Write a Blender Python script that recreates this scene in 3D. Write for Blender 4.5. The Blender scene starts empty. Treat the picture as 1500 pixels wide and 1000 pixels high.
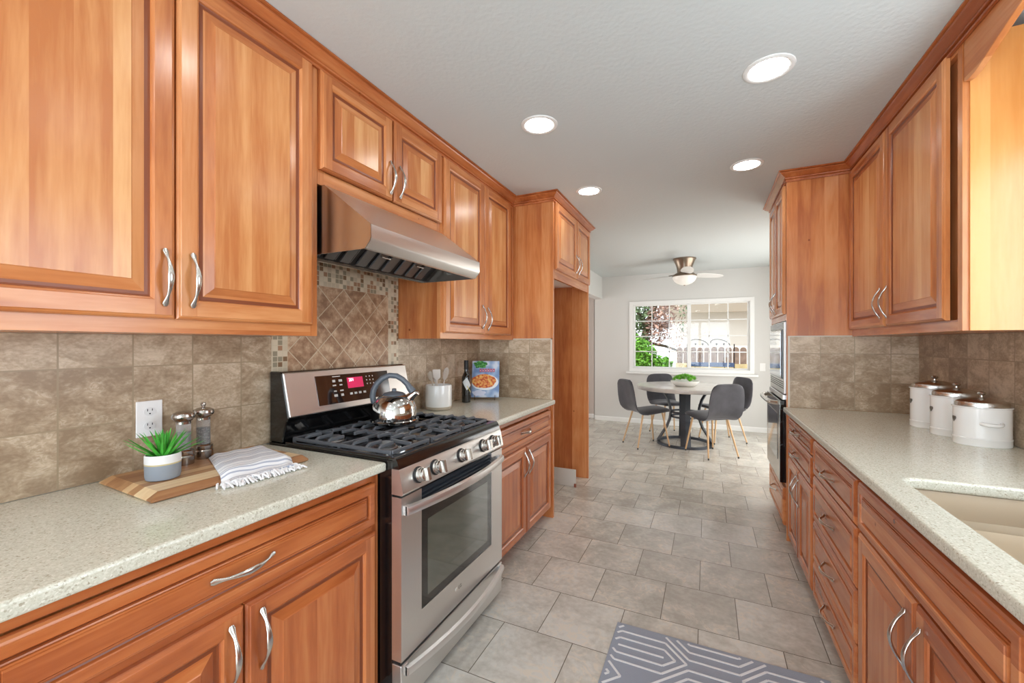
import bpy, math, random
from math import sin, cos, pi, radians
from mathutils import Vector, Matrix
random.seed(7)
sc = bpy.context.scene
col = sc.collection

# ------------------------------------------------------------------ camera, sky, sun, exposure
CAM_H = 1.305
cd = bpy.data.cameras.new('camera'); cam = bpy.data.objects.new('camera', cd); col.objects.link(cam)
cam.location = (0, 0, CAM_H); cam.rotation_euler = (radians(90), 0, radians(25.1))
cd.sensor_width = 36; cd.lens = 611.0 / 1500 * 36; cd.shift_y = 3.3 / 1500; cd.clip_start = .02
sc.camera = cam
w = bpy.data.worlds.new('sky'); sc.world = w; w.use_nodes = True
bg = w.node_tree.nodes['Background']; bg.inputs[0].default_value = (.90, .95, 1, 1); bg.inputs[1].default_value = 1.6
sd = bpy.data.lights.new('sun', 'SUN'); sd.energy = 4.5; sd.angle = .01; sd.color = (1, .95, .86)
sun = bpy.data.objects.new('sun', sd); col.objects.link(sun)
sun.rotation_euler = Vector((.55, .60, -.95)).to_track_quat('-Z', 'Y').to_euler()
vs = sc.view_settings; vs.view_transform = 'Standard'; vs.look = 'None'; vs.gamma = 1; vs.use_curve_mapping = False
vs.exposure = 0.36
LAMP = 27.0          # radiance of the recessed ceiling lamps
def daylight(name, loc, aim, sx, sy, power, color=(.80, .90, 1)):
    l = bpy.data.lights.new(name, 'AREA'); l.shape = 'RECTANGLE'; l.size = sx; l.size_y = sy; l.energy = power; l.color = color
    o = bpy.data.objects.new(name, l); col.objects.link(o); o.location = loc; o.rotation_euler = Vector(aim).to_track_quat('-Z', 'Z').to_euler(); return o
daylight('patio_fill_light', (-.25, -2.40, 1.12), (0, 1, 0), 2.2, 2.0, 92)  # fill light added behind the camera to lift the ceiling
daylight('sink_window_daylight', (1.24, 1.25, 1.6), (-1, 0, 0), .98, .9, 14)
daylight('dining_door_daylight', (1.24, 5.55, 1.05), (-1, 0, 0), 1.9, 2.0, 34, (1, .95, .88))  # added fill for the dining area, at an unseen side door
daylight('hall_fill_light', (-4.10, 5.6, 1.2), (1, 0, 0), 1.8, 1.9, 26, (1, .95, .9))  # added fill light at the unseen end of the hall
sc.cycles.max_bounces = 10; sc.cycles.diffuse_bounces = 6; sc.cycles.glossy_bounces = 4
sc.cycles.transparent_max_bounces = 12; sc.cycles.sample_clamp_indirect = 6
sc.cycles.use_denoising = True; sc.cycles.caustics_reflective = False; sc.cycles.caustics_refractive = False

# ------------------------------------------------------------------ materials
def srgb(r, g, b):
    f = lambda c: (c / 255 / 12.92) if c / 255 <= .04045 else ((c / 255 + .055) / 1.055) ** 2.4
    return (f(r), f(g), f(b), 1)
def newmat(name):
    m = bpy.data.materials.new(name); m.use_nodes = True; nt = m.node_tree
    return m, nt, nt.nodes['Principled BSDF']
def nd(nt, t, **kw):
    n = nt.nodes.new(t)
    for k, v in kw.items(): setattr(n, k, v)
    return n
def simple(name, c, rough=.5, metal=0, coat=0, bump=0, bscale=60, var=0, trans=0, spec=.5, emit=None, estr=0):
    m, nt, p = newmat(name)
    p.inputs['Base Color'].default_value = c; p.inputs['Roughness'].default_value = rough
    p.inputs['Metallic'].default_value = metal; p.inputs['Coat Weight'].default_value = coat
    p.inputs['Coat Roughness'].default_value = .08
    p.inputs['Transmission Weight'].default_value = trans; p.inputs['Specular IOR Level'].default_value = spec
    if emit: p.inputs['Emission Color'].default_value = emit; p.inputs['Emission Strength'].default_value = estr
    if bump or var:
        tc = nd(nt, 'ShaderNodeTexCoord'); nz = nd(nt, 'ShaderNodeTexNoise')
        nz.inputs['Scale'].default_value = bscale; nz.inputs['Detail'].default_value = 4
        nt.links.new(tc.outputs['Object'], nz.inputs['Vector'])
        if bump:
            b = nd(nt, 'ShaderNodeBump'); b.inputs['Strength'].default_value = bump; b.inputs['Distance'].default_value = .004
            nt.links.new(nz.outputs['Fac'], b.inputs['Height']); nt.links.new(b.outputs[0], p.inputs['Normal'])
        if var:
            r = nd(nt, 'ShaderNodeValToRGB'); e = r.color_ramp.elements
            e[0].position = .3; e[1].position = .7
            e[0].color = tuple(x * (1 - var) for x in c[:3]) + (1,); e[1].color = tuple(min(1, x * (1 + var)) for x in c[:3]) + (1,)
            nt.links.new(nz.outputs['Fac'], r.inputs[0]); nt.links.new(r.outputs[0], p.inputs['Base Color'])
    return m
def math_(nt, op, a, b=None, c=None):
    n = nd(nt, 'ShaderNodeMath', operation=op)
    for i, v in enumerate((a, b, c)):
        if v is None: continue
        if isinstance(v, (int, float)): n.inputs[i].default_value = v
        else: nt.links.new(v, n.inputs[i])
    return n.outputs[0]
def mixc(nt, mode, fac, a, b):
    n = nd(nt, 'ShaderNodeMix', data_type='RGBA', blend_type=mode)
    for i, v in ((0, fac), (6, a), (7, b)):
        if isinstance(v, (int, float)): n.inputs[i].default_value = v
        elif isinstance(v, tuple): n.inputs[i].default_value = v
        else: nt.links.new(v, n.inputs[i])
    return n.outputs[2]
def ramp(nt, fac, stops, interp='LINEAR'):
    r = nd(nt, 'ShaderNodeValToRGB'); cr = r.color_ramp; cr.interpolation = interp
    while len(cr.elements) < len(stops): cr.elements.new(.5)
    for e, (p_, c_) in zip(cr.elements, stops): e.position = p_; e.color = c_
    nt.links.new(fac, r.inputs[0]); return r.outputs[0]

def wood(name, axis, light=srgb(226, 170, 114), mid=srgb(210, 144, 88), dark=srgb(188, 114, 62), strip=.072, rough=.27):
    m, nt, p = newmat(name)
    tc = nd(nt, 'ShaderNodeTexCoord'); oi = nd(nt, 'ShaderNodeObjectInfo')
    off = nd(nt, 'ShaderNodeVectorMath', operation='MULTIPLY_ADD')
    cmb = nd(nt, 'ShaderNodeCombineXYZ')
    for i in range(3): nt.links.new(oi.outputs['Random'], cmb.inputs[i])
    nt.links.new(cmb.outputs[0], off.inputs[0]); off.inputs[1].default_value = (7.3, 5.1, 9.7)
    nt.links.new(tc.outputs['Object'], off.inputs[2])
    sep = nd(nt, 'ShaderNodeSeparateXYZ'); nt.links.new(off.outputs[0], sep.inputs[0])
    X, Y, Z = sep.outputs
    across = math_(nt, 'ADD', X, Y) if axis == 'Z' else Z
    sid = math_(nt, 'FLOOR', math_(nt, 'DIVIDE', across, strip))
    wn = nd(nt, 'ShaderNodeTexWhiteNoise', noise_dimensions='1D'); nt.links.new(sid, wn.inputs['W'])
    mp = nd(nt, 'ShaderNodeMapping')
    s = {'Z': (1, 1, .10), 'Y': (1, .10, 1), 'X': (.10, 1, 1)}[axis]
    mp.inputs['Scale'].default_value = s
    add = nd(nt, 'ShaderNodeVectorMath', operation='ADD'); c2 = nd(nt, 'ShaderNodeCombineXYZ')
    sh = math_(nt, 'MULTIPLY', wn.outputs['Value'], 3.0)
    for i in range(3): nt.links.new(sh, c2.inputs[i])
    nt.links.new(off.outputs[0], add.inputs[0]); nt.links.new(c2.outputs[0], add.inputs[1])
    nt.links.new(add.outputs[0], mp.inputs[0])
    n1 = nd(nt, 'ShaderNodeTexNoise'); n1.inputs['Scale'].default_value = 9; n1.inputs['Detail'].default_value = 5
    n1.inputs['Roughness'].default_value = .55; n1.inputs['Distortion'].default_value = .9
    nt.links.new(mp.outputs[0], n1.inputs['Vector'])
    n2 = nd(nt, 'ShaderNodeTexNoise'); n2.inputs['Scale'].default_value = 95; n2.inputs['Detail'].default_value = 3
    nt.links.new(mp.outputs[0], n2.inputs['Vector'])
    n3 = nd(nt, 'ShaderNodeTexNoise'); n3.inputs['Scale'].default_value = 3.2; n3.inputs['Detail'].default_value = 2
    nt.links.new(off.outputs[0], n3.inputs['Vector'])
    f = math_(nt, 'ADD', math_(nt, 'MULTIPLY', n1.outputs['Fac'], .62), math_(nt, 'MULTIPLY', n2.outputs['Fac'], .16))
    f = math_(nt, 'ADD', f, math_(nt, 'MULTIPLY', n3.outputs['Fac'], .22))
    f = math_(nt, 'ADD', f, math_(nt, 'MULTIPLY', math_(nt, 'SUBTRACT', wn.outputs['Value'], .5), .17))
    c = ramp(nt, f, [(.36, dark), (.50, mid), (.64, light)])
    # little dark pin knots
    vo = nd(nt, 'ShaderNodeTexVoronoi'); vo.inputs['Scale'].default_value = 4.5; nt.links.new(off.outputs[0], vo.inputs['Vector'])
    k = ramp(nt, vo.outputs['Distance'], [(0, (.45, .35, .3, 1)), (.022, (.45, .35, .3, 1)), (.04, (1, 1, 1, 1))])
    c = mixc(nt, 'MULTIPLY', 1.0, c, k)
    nt.links.new(c, p.inputs['Base Color'])
    p.inputs['Roughness'].default_value = rough; p.inputs['Coat Weight'].default_value = .25; p.inputs['Coat Roughness'].default_value = .22
    b = nd(nt, 'ShaderNodeBump'); b.inputs['Strength'].default_value = .05; b.inputs['Distance'].default_value = .002
    nt.links.new(n2.outputs['Fac'], b.inputs['Height']); nt.links.new(b.outputs[0], p.inputs['Normal'])
    return m
WV = wood('cherry_vertical', 'Z'); WH = wood('cherry_horizontal', 'Y'); RED_DIM = dict(light=srgb(205, 130, 78), mid=srgb(186, 106, 57), dark=srgb(158, 82, 42))
MID = dict(light=srgb(215, 149, 96), mid=srgb(198, 124, 71), dark=srgb(170, 96, 51))
FV = wood('cherry_frame_vertical', 'Z', **MID); FH = wood('cherry_frame_horizontal', 'Y', **MID)
BV = wood('cherry_base_vertical', 'Z', **RED_DIM); BH = wood('cherry_base_horizontal', 'Y', **RED_DIM)  # redder, darker cherry: partly own tone, partly the dimmer light below, put into colour
GROOVE = simple('glazed_groove', srgb(128, 64, 30), .35)
NICK = simple('satin_nickel', srgb(205, 202, 196), .26, 1)
CHROME = simple('polished_steel', srgb(215, 213, 210), .09, 1)
def brushed(name, c, axis, rough=.28, b=.05):
    m, nt, p = newmat(name)
    p.inputs['Base Color'].default_value = c; p.inputs['Metallic'].default_value = 1; p.inputs['Roughness'].default_value = rough
    tc = nd(nt, 'ShaderNodeTexCoord'); mp = nd(nt, 'ShaderNodeMapping')
    mp.inputs['Scale'].default_value = {'Y': (400, 3, 400), 'Z': (400, 400, 3), 'X': (3, 400, 400)}[axis]
    nz = nd(nt, 'ShaderNodeTexNoise'); nz.inputs['Scale'].default_value = 1
    nt.links.new(tc.outputs['Object'], mp.inputs[0]); nt.links.new(mp.outputs[0], nz.inputs['Vector'])
    bp = nd(nt, 'ShaderNodeBump'); bp.inputs['Strength'].default_value = b; bp.inputs['Distance'].default_value = .001
    nt.links.new(nz.outputs['Fac'], bp.inputs['Height']); nt.links.new(bp.outputs[0], p.inputs['Normal'])
    return m
STEEL = brushed('brushed_stainless', srgb(222, 221, 219), 'Y', .33)
STEELZ = brushed('brushed_stainless_side', srgb(190, 186, 180), 'Z', .22)
BLACK = simple('black_enamel', srgb(16, 16, 17), .12, 0, .5)
BLACKM = simple('matte_black', srgb(22, 22, 24), .5)
IRON = simple('cast_iron', srgb(92, 95, 100), .42, .1, 0, .1, 300)
GLASSB = simple('black_glass', srgb(20, 20, 20), .05, 0, .6)
OVENG = simple('oven_window_glass', srgb(62, 68, 58), .05, 0, 1.0, spec=1.0)
WHITE = simple('white_paint', srgb(236, 236, 233), .4)
CERAM = simple('white_ceramic', srgb(238, 238, 236), .18, 0, .4)
BULL = simple('cream_bullnose', srgb(206, 198, 184), .35)
WALLM = simple('wall_paint', srgb(212, 211, 207), .75, bump=.05, bscale=160)
CEILM = simple('ceiling_texture_paint', srgb(204, 209, 208), .85, bump=.35, bscale=55)
HALLM = simple('hall_paint', srgb(196, 186, 178), .8)
MIRR = simple('microwave_glass', srgb(150, 152, 156), .06, 1)

def tile_mat(name, u, v, u0, v0, tw, th, offset, mortar, grout, cols, rough=.35, tilevar=.35, nscale=7, msize=.0022, stretch=(1, 1, 1), bump=.25, vein=.6):
    m, nt, p = newmat(name)
    tc = nd(nt, 'ShaderNodeTexCoord'); sep = nd(nt, 'ShaderNodeSeparateXYZ'); nt.links.new(tc.outputs['Object'], sep.inputs[0])
    o = {'X': sep.outputs[0], 'Y': sep.outputs[1], 'Z': sep.outputs[2]}
    c = nd(nt, 'ShaderNodeCombineXYZ')
    nt.links.new(math_(nt, 'SUBTRACT', o[u], u0), c.inputs[0]); nt.links.new(math_(nt, 'SUBTRACT', o[v], v0), c.inputs[1])
    br = nd(nt, 'ShaderNodeTexBrick'); br.offset = offset; br.offset_frequency = 2; br.squash = 1
    br.inputs['Scale'].default_value = 1; br.inputs['Brick Width'].default_value = tw; br.inputs['Row Height'].default_value = th
    br.inputs['Mortar Size'].default_value = msize; br.inputs['Mortar Smooth'].default_value = .1
    br.inputs['Color1'].default_value = (0, 0, 0, 1); br.inputs['Color2'].default_value = (1, 1, 1, 1); br.inputs['Mortar'].default_value = (.5, .5, .5, 1)
    nt.links.new(c.outputs[0], br.inputs['Vector'])
    bw = nd(nt, 'ShaderNodeRGBToBW'); nt.links.new(br.outputs['Color'], bw.inputs[0])
    rnd = bw.outputs[0]
    # cloudy stone, shifted per tile so every tile has its own veining
    sh = nd(nt, 'ShaderNodeCombineXYZ'); s_ = math_(nt, 'MULTIPLY', rnd, 17.0)
    for i in range(3): nt.links.new(s_, sh.inputs[i])
    ad = nd(nt, 'ShaderNodeVectorMath', operation='ADD'); nt.links.new(tc.outputs['Object'], ad.inputs[0]); nt.links.new(sh.outputs[0], ad.inputs[1])
    mp = nd(nt, 'ShaderNodeMapping'); mp.inputs['Scale'].default_value = stretch; nt.links.new(ad.outputs[0], mp.inputs[0])
    nz = nd(nt, 'ShaderNodeTexNoise'); nz.inputs['Scale'].default_value = nscale; nz.inputs['Detail'].default_value = 8
    nz.inputs['Roughness'].default_value = .68; nz.inputs['Distortion'].default_value = .5
    nt.links.new(mp.outputs[0], nz.inputs['Vector'])
    n2 = nd(nt, 'ShaderNodeTexNoise'); n2.inputs['Scale'].default_value = nscale * 9; n2.inputs['Detail'].default_value = 4
    nt.links.new(mp.outputs[0], n2.inputs['Vector'])
    f = math_(nt, 'ADD', math_(nt, 'MULTIPLY', nz.outputs['Fac'], .72), math_(nt, 'MULTIPLY', n2.outputs['Fac'], .28))
    f = math_(nt, 'ADD', f, math_(nt, 'MULTIPLY', math_(nt, 'SUBTRACT', rnd, .5), tilevar * .3))
    cc = ramp(nt, f, [(.36, cols[0]), (.5, cols[1]), (.62, cols[2])])
    if vein:
        n4 = nd(nt, 'ShaderNodeTexNoise'); n4.inputs['Scale'].default_value = nscale * 2.2; n4.inputs['Detail'].default_value = 6; n4.inputs['Distortion'].default_value = 1.6
        nt.links.new(mp.outputs[0], n4.inputs['Vector'])
        d4 = math_(nt, 'ABSOLUTE', math_(nt, 'SUBTRACT', n4.outputs['Fac'], .52))
        vv = ramp(nt, d4, [(0, (1, 1, 1, 1)), (.02, (.8, .8, .8, 1)), (.045, (0, 0, 0, 1))])
        gate = ramp(nt, nz.outputs['Fac'], [(.48, (0, 0, 0, 1)), (.58, (1, 1, 1, 1))])
        cc = mixc(nt, 'MIX', math_(nt, 'MULTIPLY', math_(nt, 'MULTIPLY', vv, gate), vein), cc, srgb(222, 208, 188))
    cc = mixc(nt, 'MIX', br.outputs['Fac'], cc, grout)
    nt.links.new(cc, p.inputs['Base Color']); p.inputs['Roughness'].default_value = rough
    b = nd(nt, 'ShaderNodeBump'); b.inputs['Strength'].default_value = bump; b.inputs['Distance'].default_value = .003
    hh = math_(nt, 'SUBTRACT', math_(nt, 'MULTIPLY', n2.outputs['Fac'], .12), br.outputs['Fac'])
    nt.links.new(hh, b.inputs['Height']); nt.links.new(b.outputs[0], p.inputs['Normal'])
    return m
FLOORM = tile_mat('floor_tile', 'X', 'Y', -.3672 - .1648, 2.4217, .3295, .3319, .5, None, srgb(112, 104, 94),
                  (srgb(174, 168, 157), srgb(194, 189, 179), srgb(210, 207, 199)), .25, .5, 4.5, .0019, bump=.12)
SPCOL = (srgb(150, 127, 102), srgb(180, 159, 133), srgb(208, 190, 166))
SPL = tile_mat('travertine_tile', 'Y', 'Z', .354, .887, .1715, .1725, 0, None, srgb(158, 140, 114), SPCOL, .34, .6, 9, .0022, (1, 1, 1.6), vein=.4)
SPY = tile_mat('travertine_tile_return', 'X', 'Z', .4805, .887, .1755, .1775, 0, None, srgb(160, 144, 120), SPCOL, .34, .6, 8, .0022, (1, 1, 1.6), vein=.4)
SPYL = tile_mat('travertine_tile_fridge_panel', 'X', 'Z', -1.06 - .1755 * 4, .887, .1755, .1725, 0, None, srgb(160, 144, 120), SPCOL, .34, .6, 8, .0022, (1, 1, 1.6), vein=.4)

def diamond_mat():
    m, nt, p = newmat('diamond_tile_and_mosaic')
    tc = nd(nt, 'ShaderNodeTexCoord'); sep = nd(nt, 'ShaderNodeSeparateXYZ'); nt.links.new(tc.outputs['Object'], sep.inputs[0])
    Y, Z = sep.outputs[1], sep.outputs[2]
    y = math_(nt, 'SUBTRACT', Y, 1.554); z = math_(nt, 'SUBTRACT', Z, 1.427)
    u = math_(nt, 'DIVIDE', math_(nt, 'ADD', y, math_(nt, 'MULTIPLY', z, 1.02)), .155)
    v = math_(nt, 'DIVIDE', math_(nt, 'SUBTRACT', y, math_(nt, 'MULTIPLY', z, 1.02)), .155)
    def edge(q):
        fr = math_(nt, 'FRACT', q); return math_(nt, 'MINIMUM', fr, math_(nt, 'SUBTRACT', 1, fr))
    e = math_(nt, 'MINIMUM', edge(u), edge(v))
    g = math_(nt, 'LESS_THAN', e, .018)
    c = nd(nt, 'ShaderNodeCombineXYZ'); nt.links.new(math_(nt, 'FLOOR', u), c.inputs[0]); nt.links.new(math_(nt, 'FLOOR', v), c.inputs[1])
    wn = nd(nt, 'ShaderNodeTexWhiteNoise'); nt.links.new(c.outputs[0], wn.inputs['Vector'])
    ad = nd(nt, 'ShaderNodeVectorMath', operation='ADD'); nt.links.new(tc.outputs['Object'], ad.inputs[0]); nt.links.new(wn.outputs['Color'], ad.inputs[1])
    nz = nd(nt, 'ShaderNodeTexNoise'); nz.inputs['Scale'].default_value = 22; nz.inputs['Detail'].default_value = 8; nz.inputs['Roughness'].default_value = .65
    nt.links.new(ad.outputs[0], nz.inputs['Vector'])
    f = math_(nt, 'ADD', nz.outputs['Fac'], math_(nt, 'MULTIPLY', math_(nt, 'SUBTRACT', wn.outputs['Value'], .5), .12))
    field = ramp(nt, f, [(.34, srgb(142, 106, 80)), (.5, srgb(176, 140, 110)), (.66, srgb(210, 182, 152))])
    field = mixc(nt, 'MIX', g, field, srgb(205, 188, 162))
    s = .0236
    a = math_(nt, 'DIVIDE', math_(nt, 'SUBTRACT', Y, 1.1705), s); b = math_(nt, 'DIVIDE', math_(nt, 'SUBTRACT', Z, 1.581), s)
    c2 = nd(nt, 'ShaderNodeCombineXYZ'); nt.links.new(math_(nt, 'FLOOR', a), c2.inputs[0]); nt.links.new(math_(nt, 'FLOOR', b), c2.inputs[1])
    w2 = nd(nt, 'ShaderNodeTexWhiteNoise'); nt.links.new(c2.outputs[0], w2.inputs['Vector'])
    mo = ramp(nt, w2.outputs['Value'], [(0, srgb(214, 200, 176)), (.34, srgb(196, 182, 158)), (.48, srgb(150, 140, 118)), (.62, srgb(168, 128, 98)),
                                        (.76, srgb(128, 98, 70)), (.88, srgb(206, 190, 164))], 'CONSTANT')
    g2 = math_(nt, 'LESS_THAN', math_(nt, 'MINIMUM', edge(a), edge(b)), .07)
    mo = mixc(nt, 'MIX', g2, mo, srgb(208, 194, 168))
    inn = math_(nt, 'MULTIPLY', math_(nt, 'GREATER_THAN', Y, 1.2413), math_(nt, 'LESS_THAN', Y, 1.8785))
    inn = math_(nt, 'MULTIPLY', inn, math_(nt, 'LESS_THAN', Z, 1.581))
    nt.links.new(mixc(nt, 'MIX', inn, mo, field), p.inputs['Base Color'])
    p.inputs['Roughness'].default_value = .38
    bm_ = nd(nt, 'ShaderNodeBump'); bm_.inputs['Strength'].default_value = .2; bm_.inputs['Distance'].default_value = .002
    nt.links.new(nz.outputs['Fac'], bm_.inputs['Height']); nt.links.new(bm_.outputs[0], p.inputs['Normal'])
    return m
DIAM = diamond_mat()

def counter_mat():
    m, nt, p = newmat('speckled_quartz')
    tc = nd(nt, 'ShaderNodeTexCoord')
    v1 = nd(nt, 'ShaderNodeTexVoronoi'); v1.inputs['Scale'].default_value = 300; nt.links.new(tc.outputs['Object'], v1.inputs['Vector'])
    bw = nd(nt, 'ShaderNodeRGBToBW'); nt.links.new(v1.outputs['Color'], bw.inputs[0])
    c = ramp(nt, bw.outputs[0], [(0, srgb(160, 152, 132)), (.16, srgb(188, 184, 166)), (.26, srgb(205, 204, 188)), (.62, srgb(212, 212, 197)), (.80, srgb(221, 220, 207)), (1, srgb(232, 230, 219))])
    nz = nd(nt, 'ShaderNodeTexNoise'); nz.inputs['Scale'].default_value = 420; nt.links.new(tc.outputs['Object'], nz.inputs['Vector'])
    k = ramp(nt, nz.outputs['Fac'], [(.28, (.86, .84, .79, 1)), (.40, (1, 1, 1, 1))])
    nt.links.new(mixc(nt, 'MULTIPLY', 1.0, c, k), p.inputs['Base Color'])
    p.inputs['Roughness'].default_value = .17; return m
QUARTZ = counter_mat()
SINKM = simple('bisque_sink', srgb(186, 168, 144), .25, 0, .3)

# ------------------------------------------------------------------ mesh helpers
WO = {}   # world origin of each object
def tag(o, label=None, cat=None, group=None, kind=None):
    if label: o['label'] = label
    if cat: o['category'] = cat
    if group: o['group'] = group
    if kind: o['kind'] = kind
    return o
def thing(name, loc, label, cat, group=None, rz=0):
    o = bpy.data.objects.new(name, None); col.objects.link(o); o.location = loc; o.rotation_euler = (0, 0, rz)
    o.empty_display_size = .1; WO[o.name] = Vector(loc); return tag(o, label, cat, group)
class MB:
    def __init__(s): s.v = []; s.f = []; s.m = []
    def add(s, vs_, fs, mi=0):
        b = len(s.v); s.v += [tuple(q) for q in vs_]
        for k, fc in enumerate(fs):
            s.f.append(tuple(b + i for i in fc)); s.m.append(mi[k] if isinstance(mi, (list, tuple)) else mi)
        return s
    def box(s, x0, x1, y0, y1, z0, z1, mi=0):
        x0, x1 = sorted((x0, x1)); y0, y1 = sorted((y0, y1)); z0, z1 = sorted((z0, z1))
        v = [(x0, y0, z0), (x1, y0, z0), (x1, y1, z0), (x0, y1, z0), (x0, y0, z1), (x1, y0, z1), (x1, y1, z1), (x0, y1, z1)]
        return s.add(v, [(0, 3, 2, 1), (4, 5, 6, 7), (0, 1, 5, 4), (1, 2, 6, 5), (2, 3, 7, 6), (3, 0, 4, 7)], mi)
    def prism(s, pts, axis, a0, a1, mi=0):
        """pts 2D polygon; axis 'Y': (x,z) swept along y; 'X': (y,z) along x; 'Z': (x,y) along z"""
        n = len(pts)
        f = {'Y': lambda p, a: (p[0], a, p[1]), 'X': lambda p, a: (a, p[0], p[1]), 'Z': lambda p, a: (p[0], p[1], a)}[axis]
        v = [f(p, a0) for p in pts] + [f(p, a1) for p in pts]
        return s.add(v, [tuple(range(n))[::-1], tuple(range(n, 2 * n))] + [(i, (i + 1) % n, n + (i + 1) % n, n + i) for i in range(n)], mi)
    def lathe(s, prof, c=(0, 0, 0), n=32, mi=0, sx=1, sy=1, mat=None):
        """prof [(r,z)] closed at the ends when r=0"""
        vs_, fs = [], []
        for r, z in prof:
            for k in range(n):
                a = 2 * pi * k / n; vs_.append(Vector((r * cos(a) * sx, r * sin(a) * sy, z)))
        for i in range(len(prof) - 1):
            for k in range(n): fs.append((i * n + k, i * n + (k + 1) % n, (i + 1) * n + (k + 1) % n, (i + 1) * n + k))
        loop = prof[0][0] > 1e-6 and prof[0] == prof[-1]
        if prof[0][0] > 1e-6 and not loop: fs.append(tuple(range(n))[::-1])
        if prof[-1][0] > 1e-6 and not loop: fs.append(tuple(range((len(prof) - 1) * n, len(prof) * n)))
        if mat is not None: vs_ = [mat @ q for q in vs_]
        c = Vector(c); return s.add([q + c for q in vs_], fs, mi)
    def tube(s, path, rad, n=10, mi=0, flat=1.0, up=None, caps=True, closed=False):
        path = [Vector(p) for p in path]; L = len(path)
        rad = rad if isinstance(rad, (list, tuple)) else [rad] * L
        vs_, fs = [], []; prevn = None
        for i, p in enumerate(path):
            if closed: t = path[(i + 1) % L] - path[i - 1]
            else: t = path[min(i + 1, L - 1)] - path[max(i - 1, 0)]
            t.normalize()
            if up is not None: a = Vector(up) - t * t.dot(Vector(up))
            elif prevn is None: a = t.orthogonal()
            else: a = prevn - t * t.dot(prevn)
            a.normalize(); prevn = a; b = t.cross(a)
            ra, rb = rad[i] if isinstance(rad[i], (list, tuple)) else (rad[i] * flat, rad[i])
            for k in range(n):
                an = 2 * pi * k / n; vs_.append(p + a * cos(an) * ra + b * sin(an) * rb)
        for i in range(L if closed else L - 1):
            j = (i + 1) % L
            for k in range(n): fs.append((i * n + k, i * n + (k + 1) % n, j * n + (k + 1) % n, j * n + k))
        if caps and not closed: fs += [tuple(range(n))[::-1], tuple(range((L - 1) * n, L * n))]
        return s.add(vs_, fs, mi)
    def bar(s, p0, p1, w_, h_, mi=0, up=(0, 0, 1)):
        p0, p1 = Vector(p0), Vector(p1); t = (p1 - p0).normalized(); a = Vector(up) - t * t.dot(Vector(up))
        if a.length < 1e-4: a = t.orthogonal()
        a.normalize(); b = t.cross(a); v = []
        for p in (p0, p1):
            for sa, sb in ((-1, -1), (1, -1), (1, 1), (-1, 1)): v.append(p + a * sa * h_ / 2 + b * sb * w_ / 2)
        return s.add(v, [(3, 2, 1, 0), (4, 5, 6, 7), (0, 1, 5, 4), (1, 2, 6, 5), (2, 3, 7, 6), (3, 0, 4, 7)], mi)
    def sweep(s, path, prof, side, mi=0):
        """plan-view sweep of (offset,z) profile along an open polyline with mitred corners"""
        P = [Vector(p) for p in path]; n = len(P); k = len(prof); vs_ = []
        for i, p in enumerate(P):
            ds = []
            if i > 0: ds.append((P[i] - P[i - 1]).normalized())
            if i < n - 1: ds.append((P[i + 1] - P[i]).normalized())
            ns = [Vector((d.y, -d.x)) * side for d in ds]
            m_ = sum(ns, Vector((0, 0))); m_ /= m_.length; m_ = m_ / max(.2, m_.dot(ns[0]))
            for o, z in prof: vs_.append((p.x + m_.x * o, p.y + m_.y * o, z))
        fs = [tuple(range(k)), tuple(range((n - 1) * k, n * k))[::-1]]
        for i in range(n - 1):
            for j in range(k): fs.append((i * k + j, i * k + (j + 1) % k, (i + 1) * k + (j + 1) % k, (i + 1) * k + j))
        return s.add(vs_, fs, mi)
    def build(s, name, mats, parent=None, origin=None, smooth=None, bevel=0, fix=True, sub=0, seg=2, T=None):
        if T is not None: s.v = [tuple(T @ Vector(q)) for q in s.v]
        po = WO[parent.name] if parent else Vector((0, 0, 0))
        o0 = Vector(origin) if origin is not None else (po if parent else Vector((0, 0, 0)))
        me = bpy.data.meshes.new(name)
        me.from_pydata([tuple(Vector(q) - o0) for q in s.v], [], s.f)
        for m_ in (mats if isinstance(mats, (list, tuple)) else [mats]): me.materials.append(m_)
        me.polygons.foreach_set('material_index', s.m)
        if fix:
            import bmesh
            bm = bmesh.new(); bm.from_mesh(me); bmesh.ops.recalc_face_normals(bm, faces=bm.faces); bm.to_mesh(me); bm.free()
        if smooth is not None:
            me.polygons.foreach_set('use_smooth', [True] * len(me.polygons)); me.set_sharp_from_angle(angle=radians(smooth))
        me.update()
        o = bpy.data.objects.new(name, me); col.objects.link(o); WO[o.name] = o0
        if parent: o.parent = parent; o.location = o0 - po
        else: o.location = o0
        if bevel:
            b = o.modifiers.new('bevel', 'BEVEL'); b.width = bevel; b.segments = seg; b.limit_method = 'ANGLE'; b.angle_limit = radians(40)
        if sub:
            b = o.modifiers.new('sub', 'SUBSURF'); b.levels = sub; b.render_levels = sub
        return o
def text_mesh(name, body, size, mat, parent, loc, rot, ext=.0004):
    cu = bpy.data.curves.new(name, 'FONT'); cu.body = body; cu.size = size; cu.extrude = ext; cu.align_x = 'CENTER'; cu.align_y = 'CENTER'
    t = bpy.data.objects.new('tmp', cu); col.objects.link(t)
    me = bpy.data.meshes.new_from_object(t.evaluated_get(bpy.context.evaluated_depsgraph_get())); bpy.data.objects.remove(t)
    me.materials.clear(); me.materials.append(mat); me.name = name
    o = bpy.data.objects.new(name, me); col.objects.link(o); o.parent = parent
    o.location = Vector(loc) - WO[parent.name]; o.rotation_euler = rot; WO[o.name] = Vector(loc); return o
def struct(o): o['kind'] = 'structure'; return o
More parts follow.
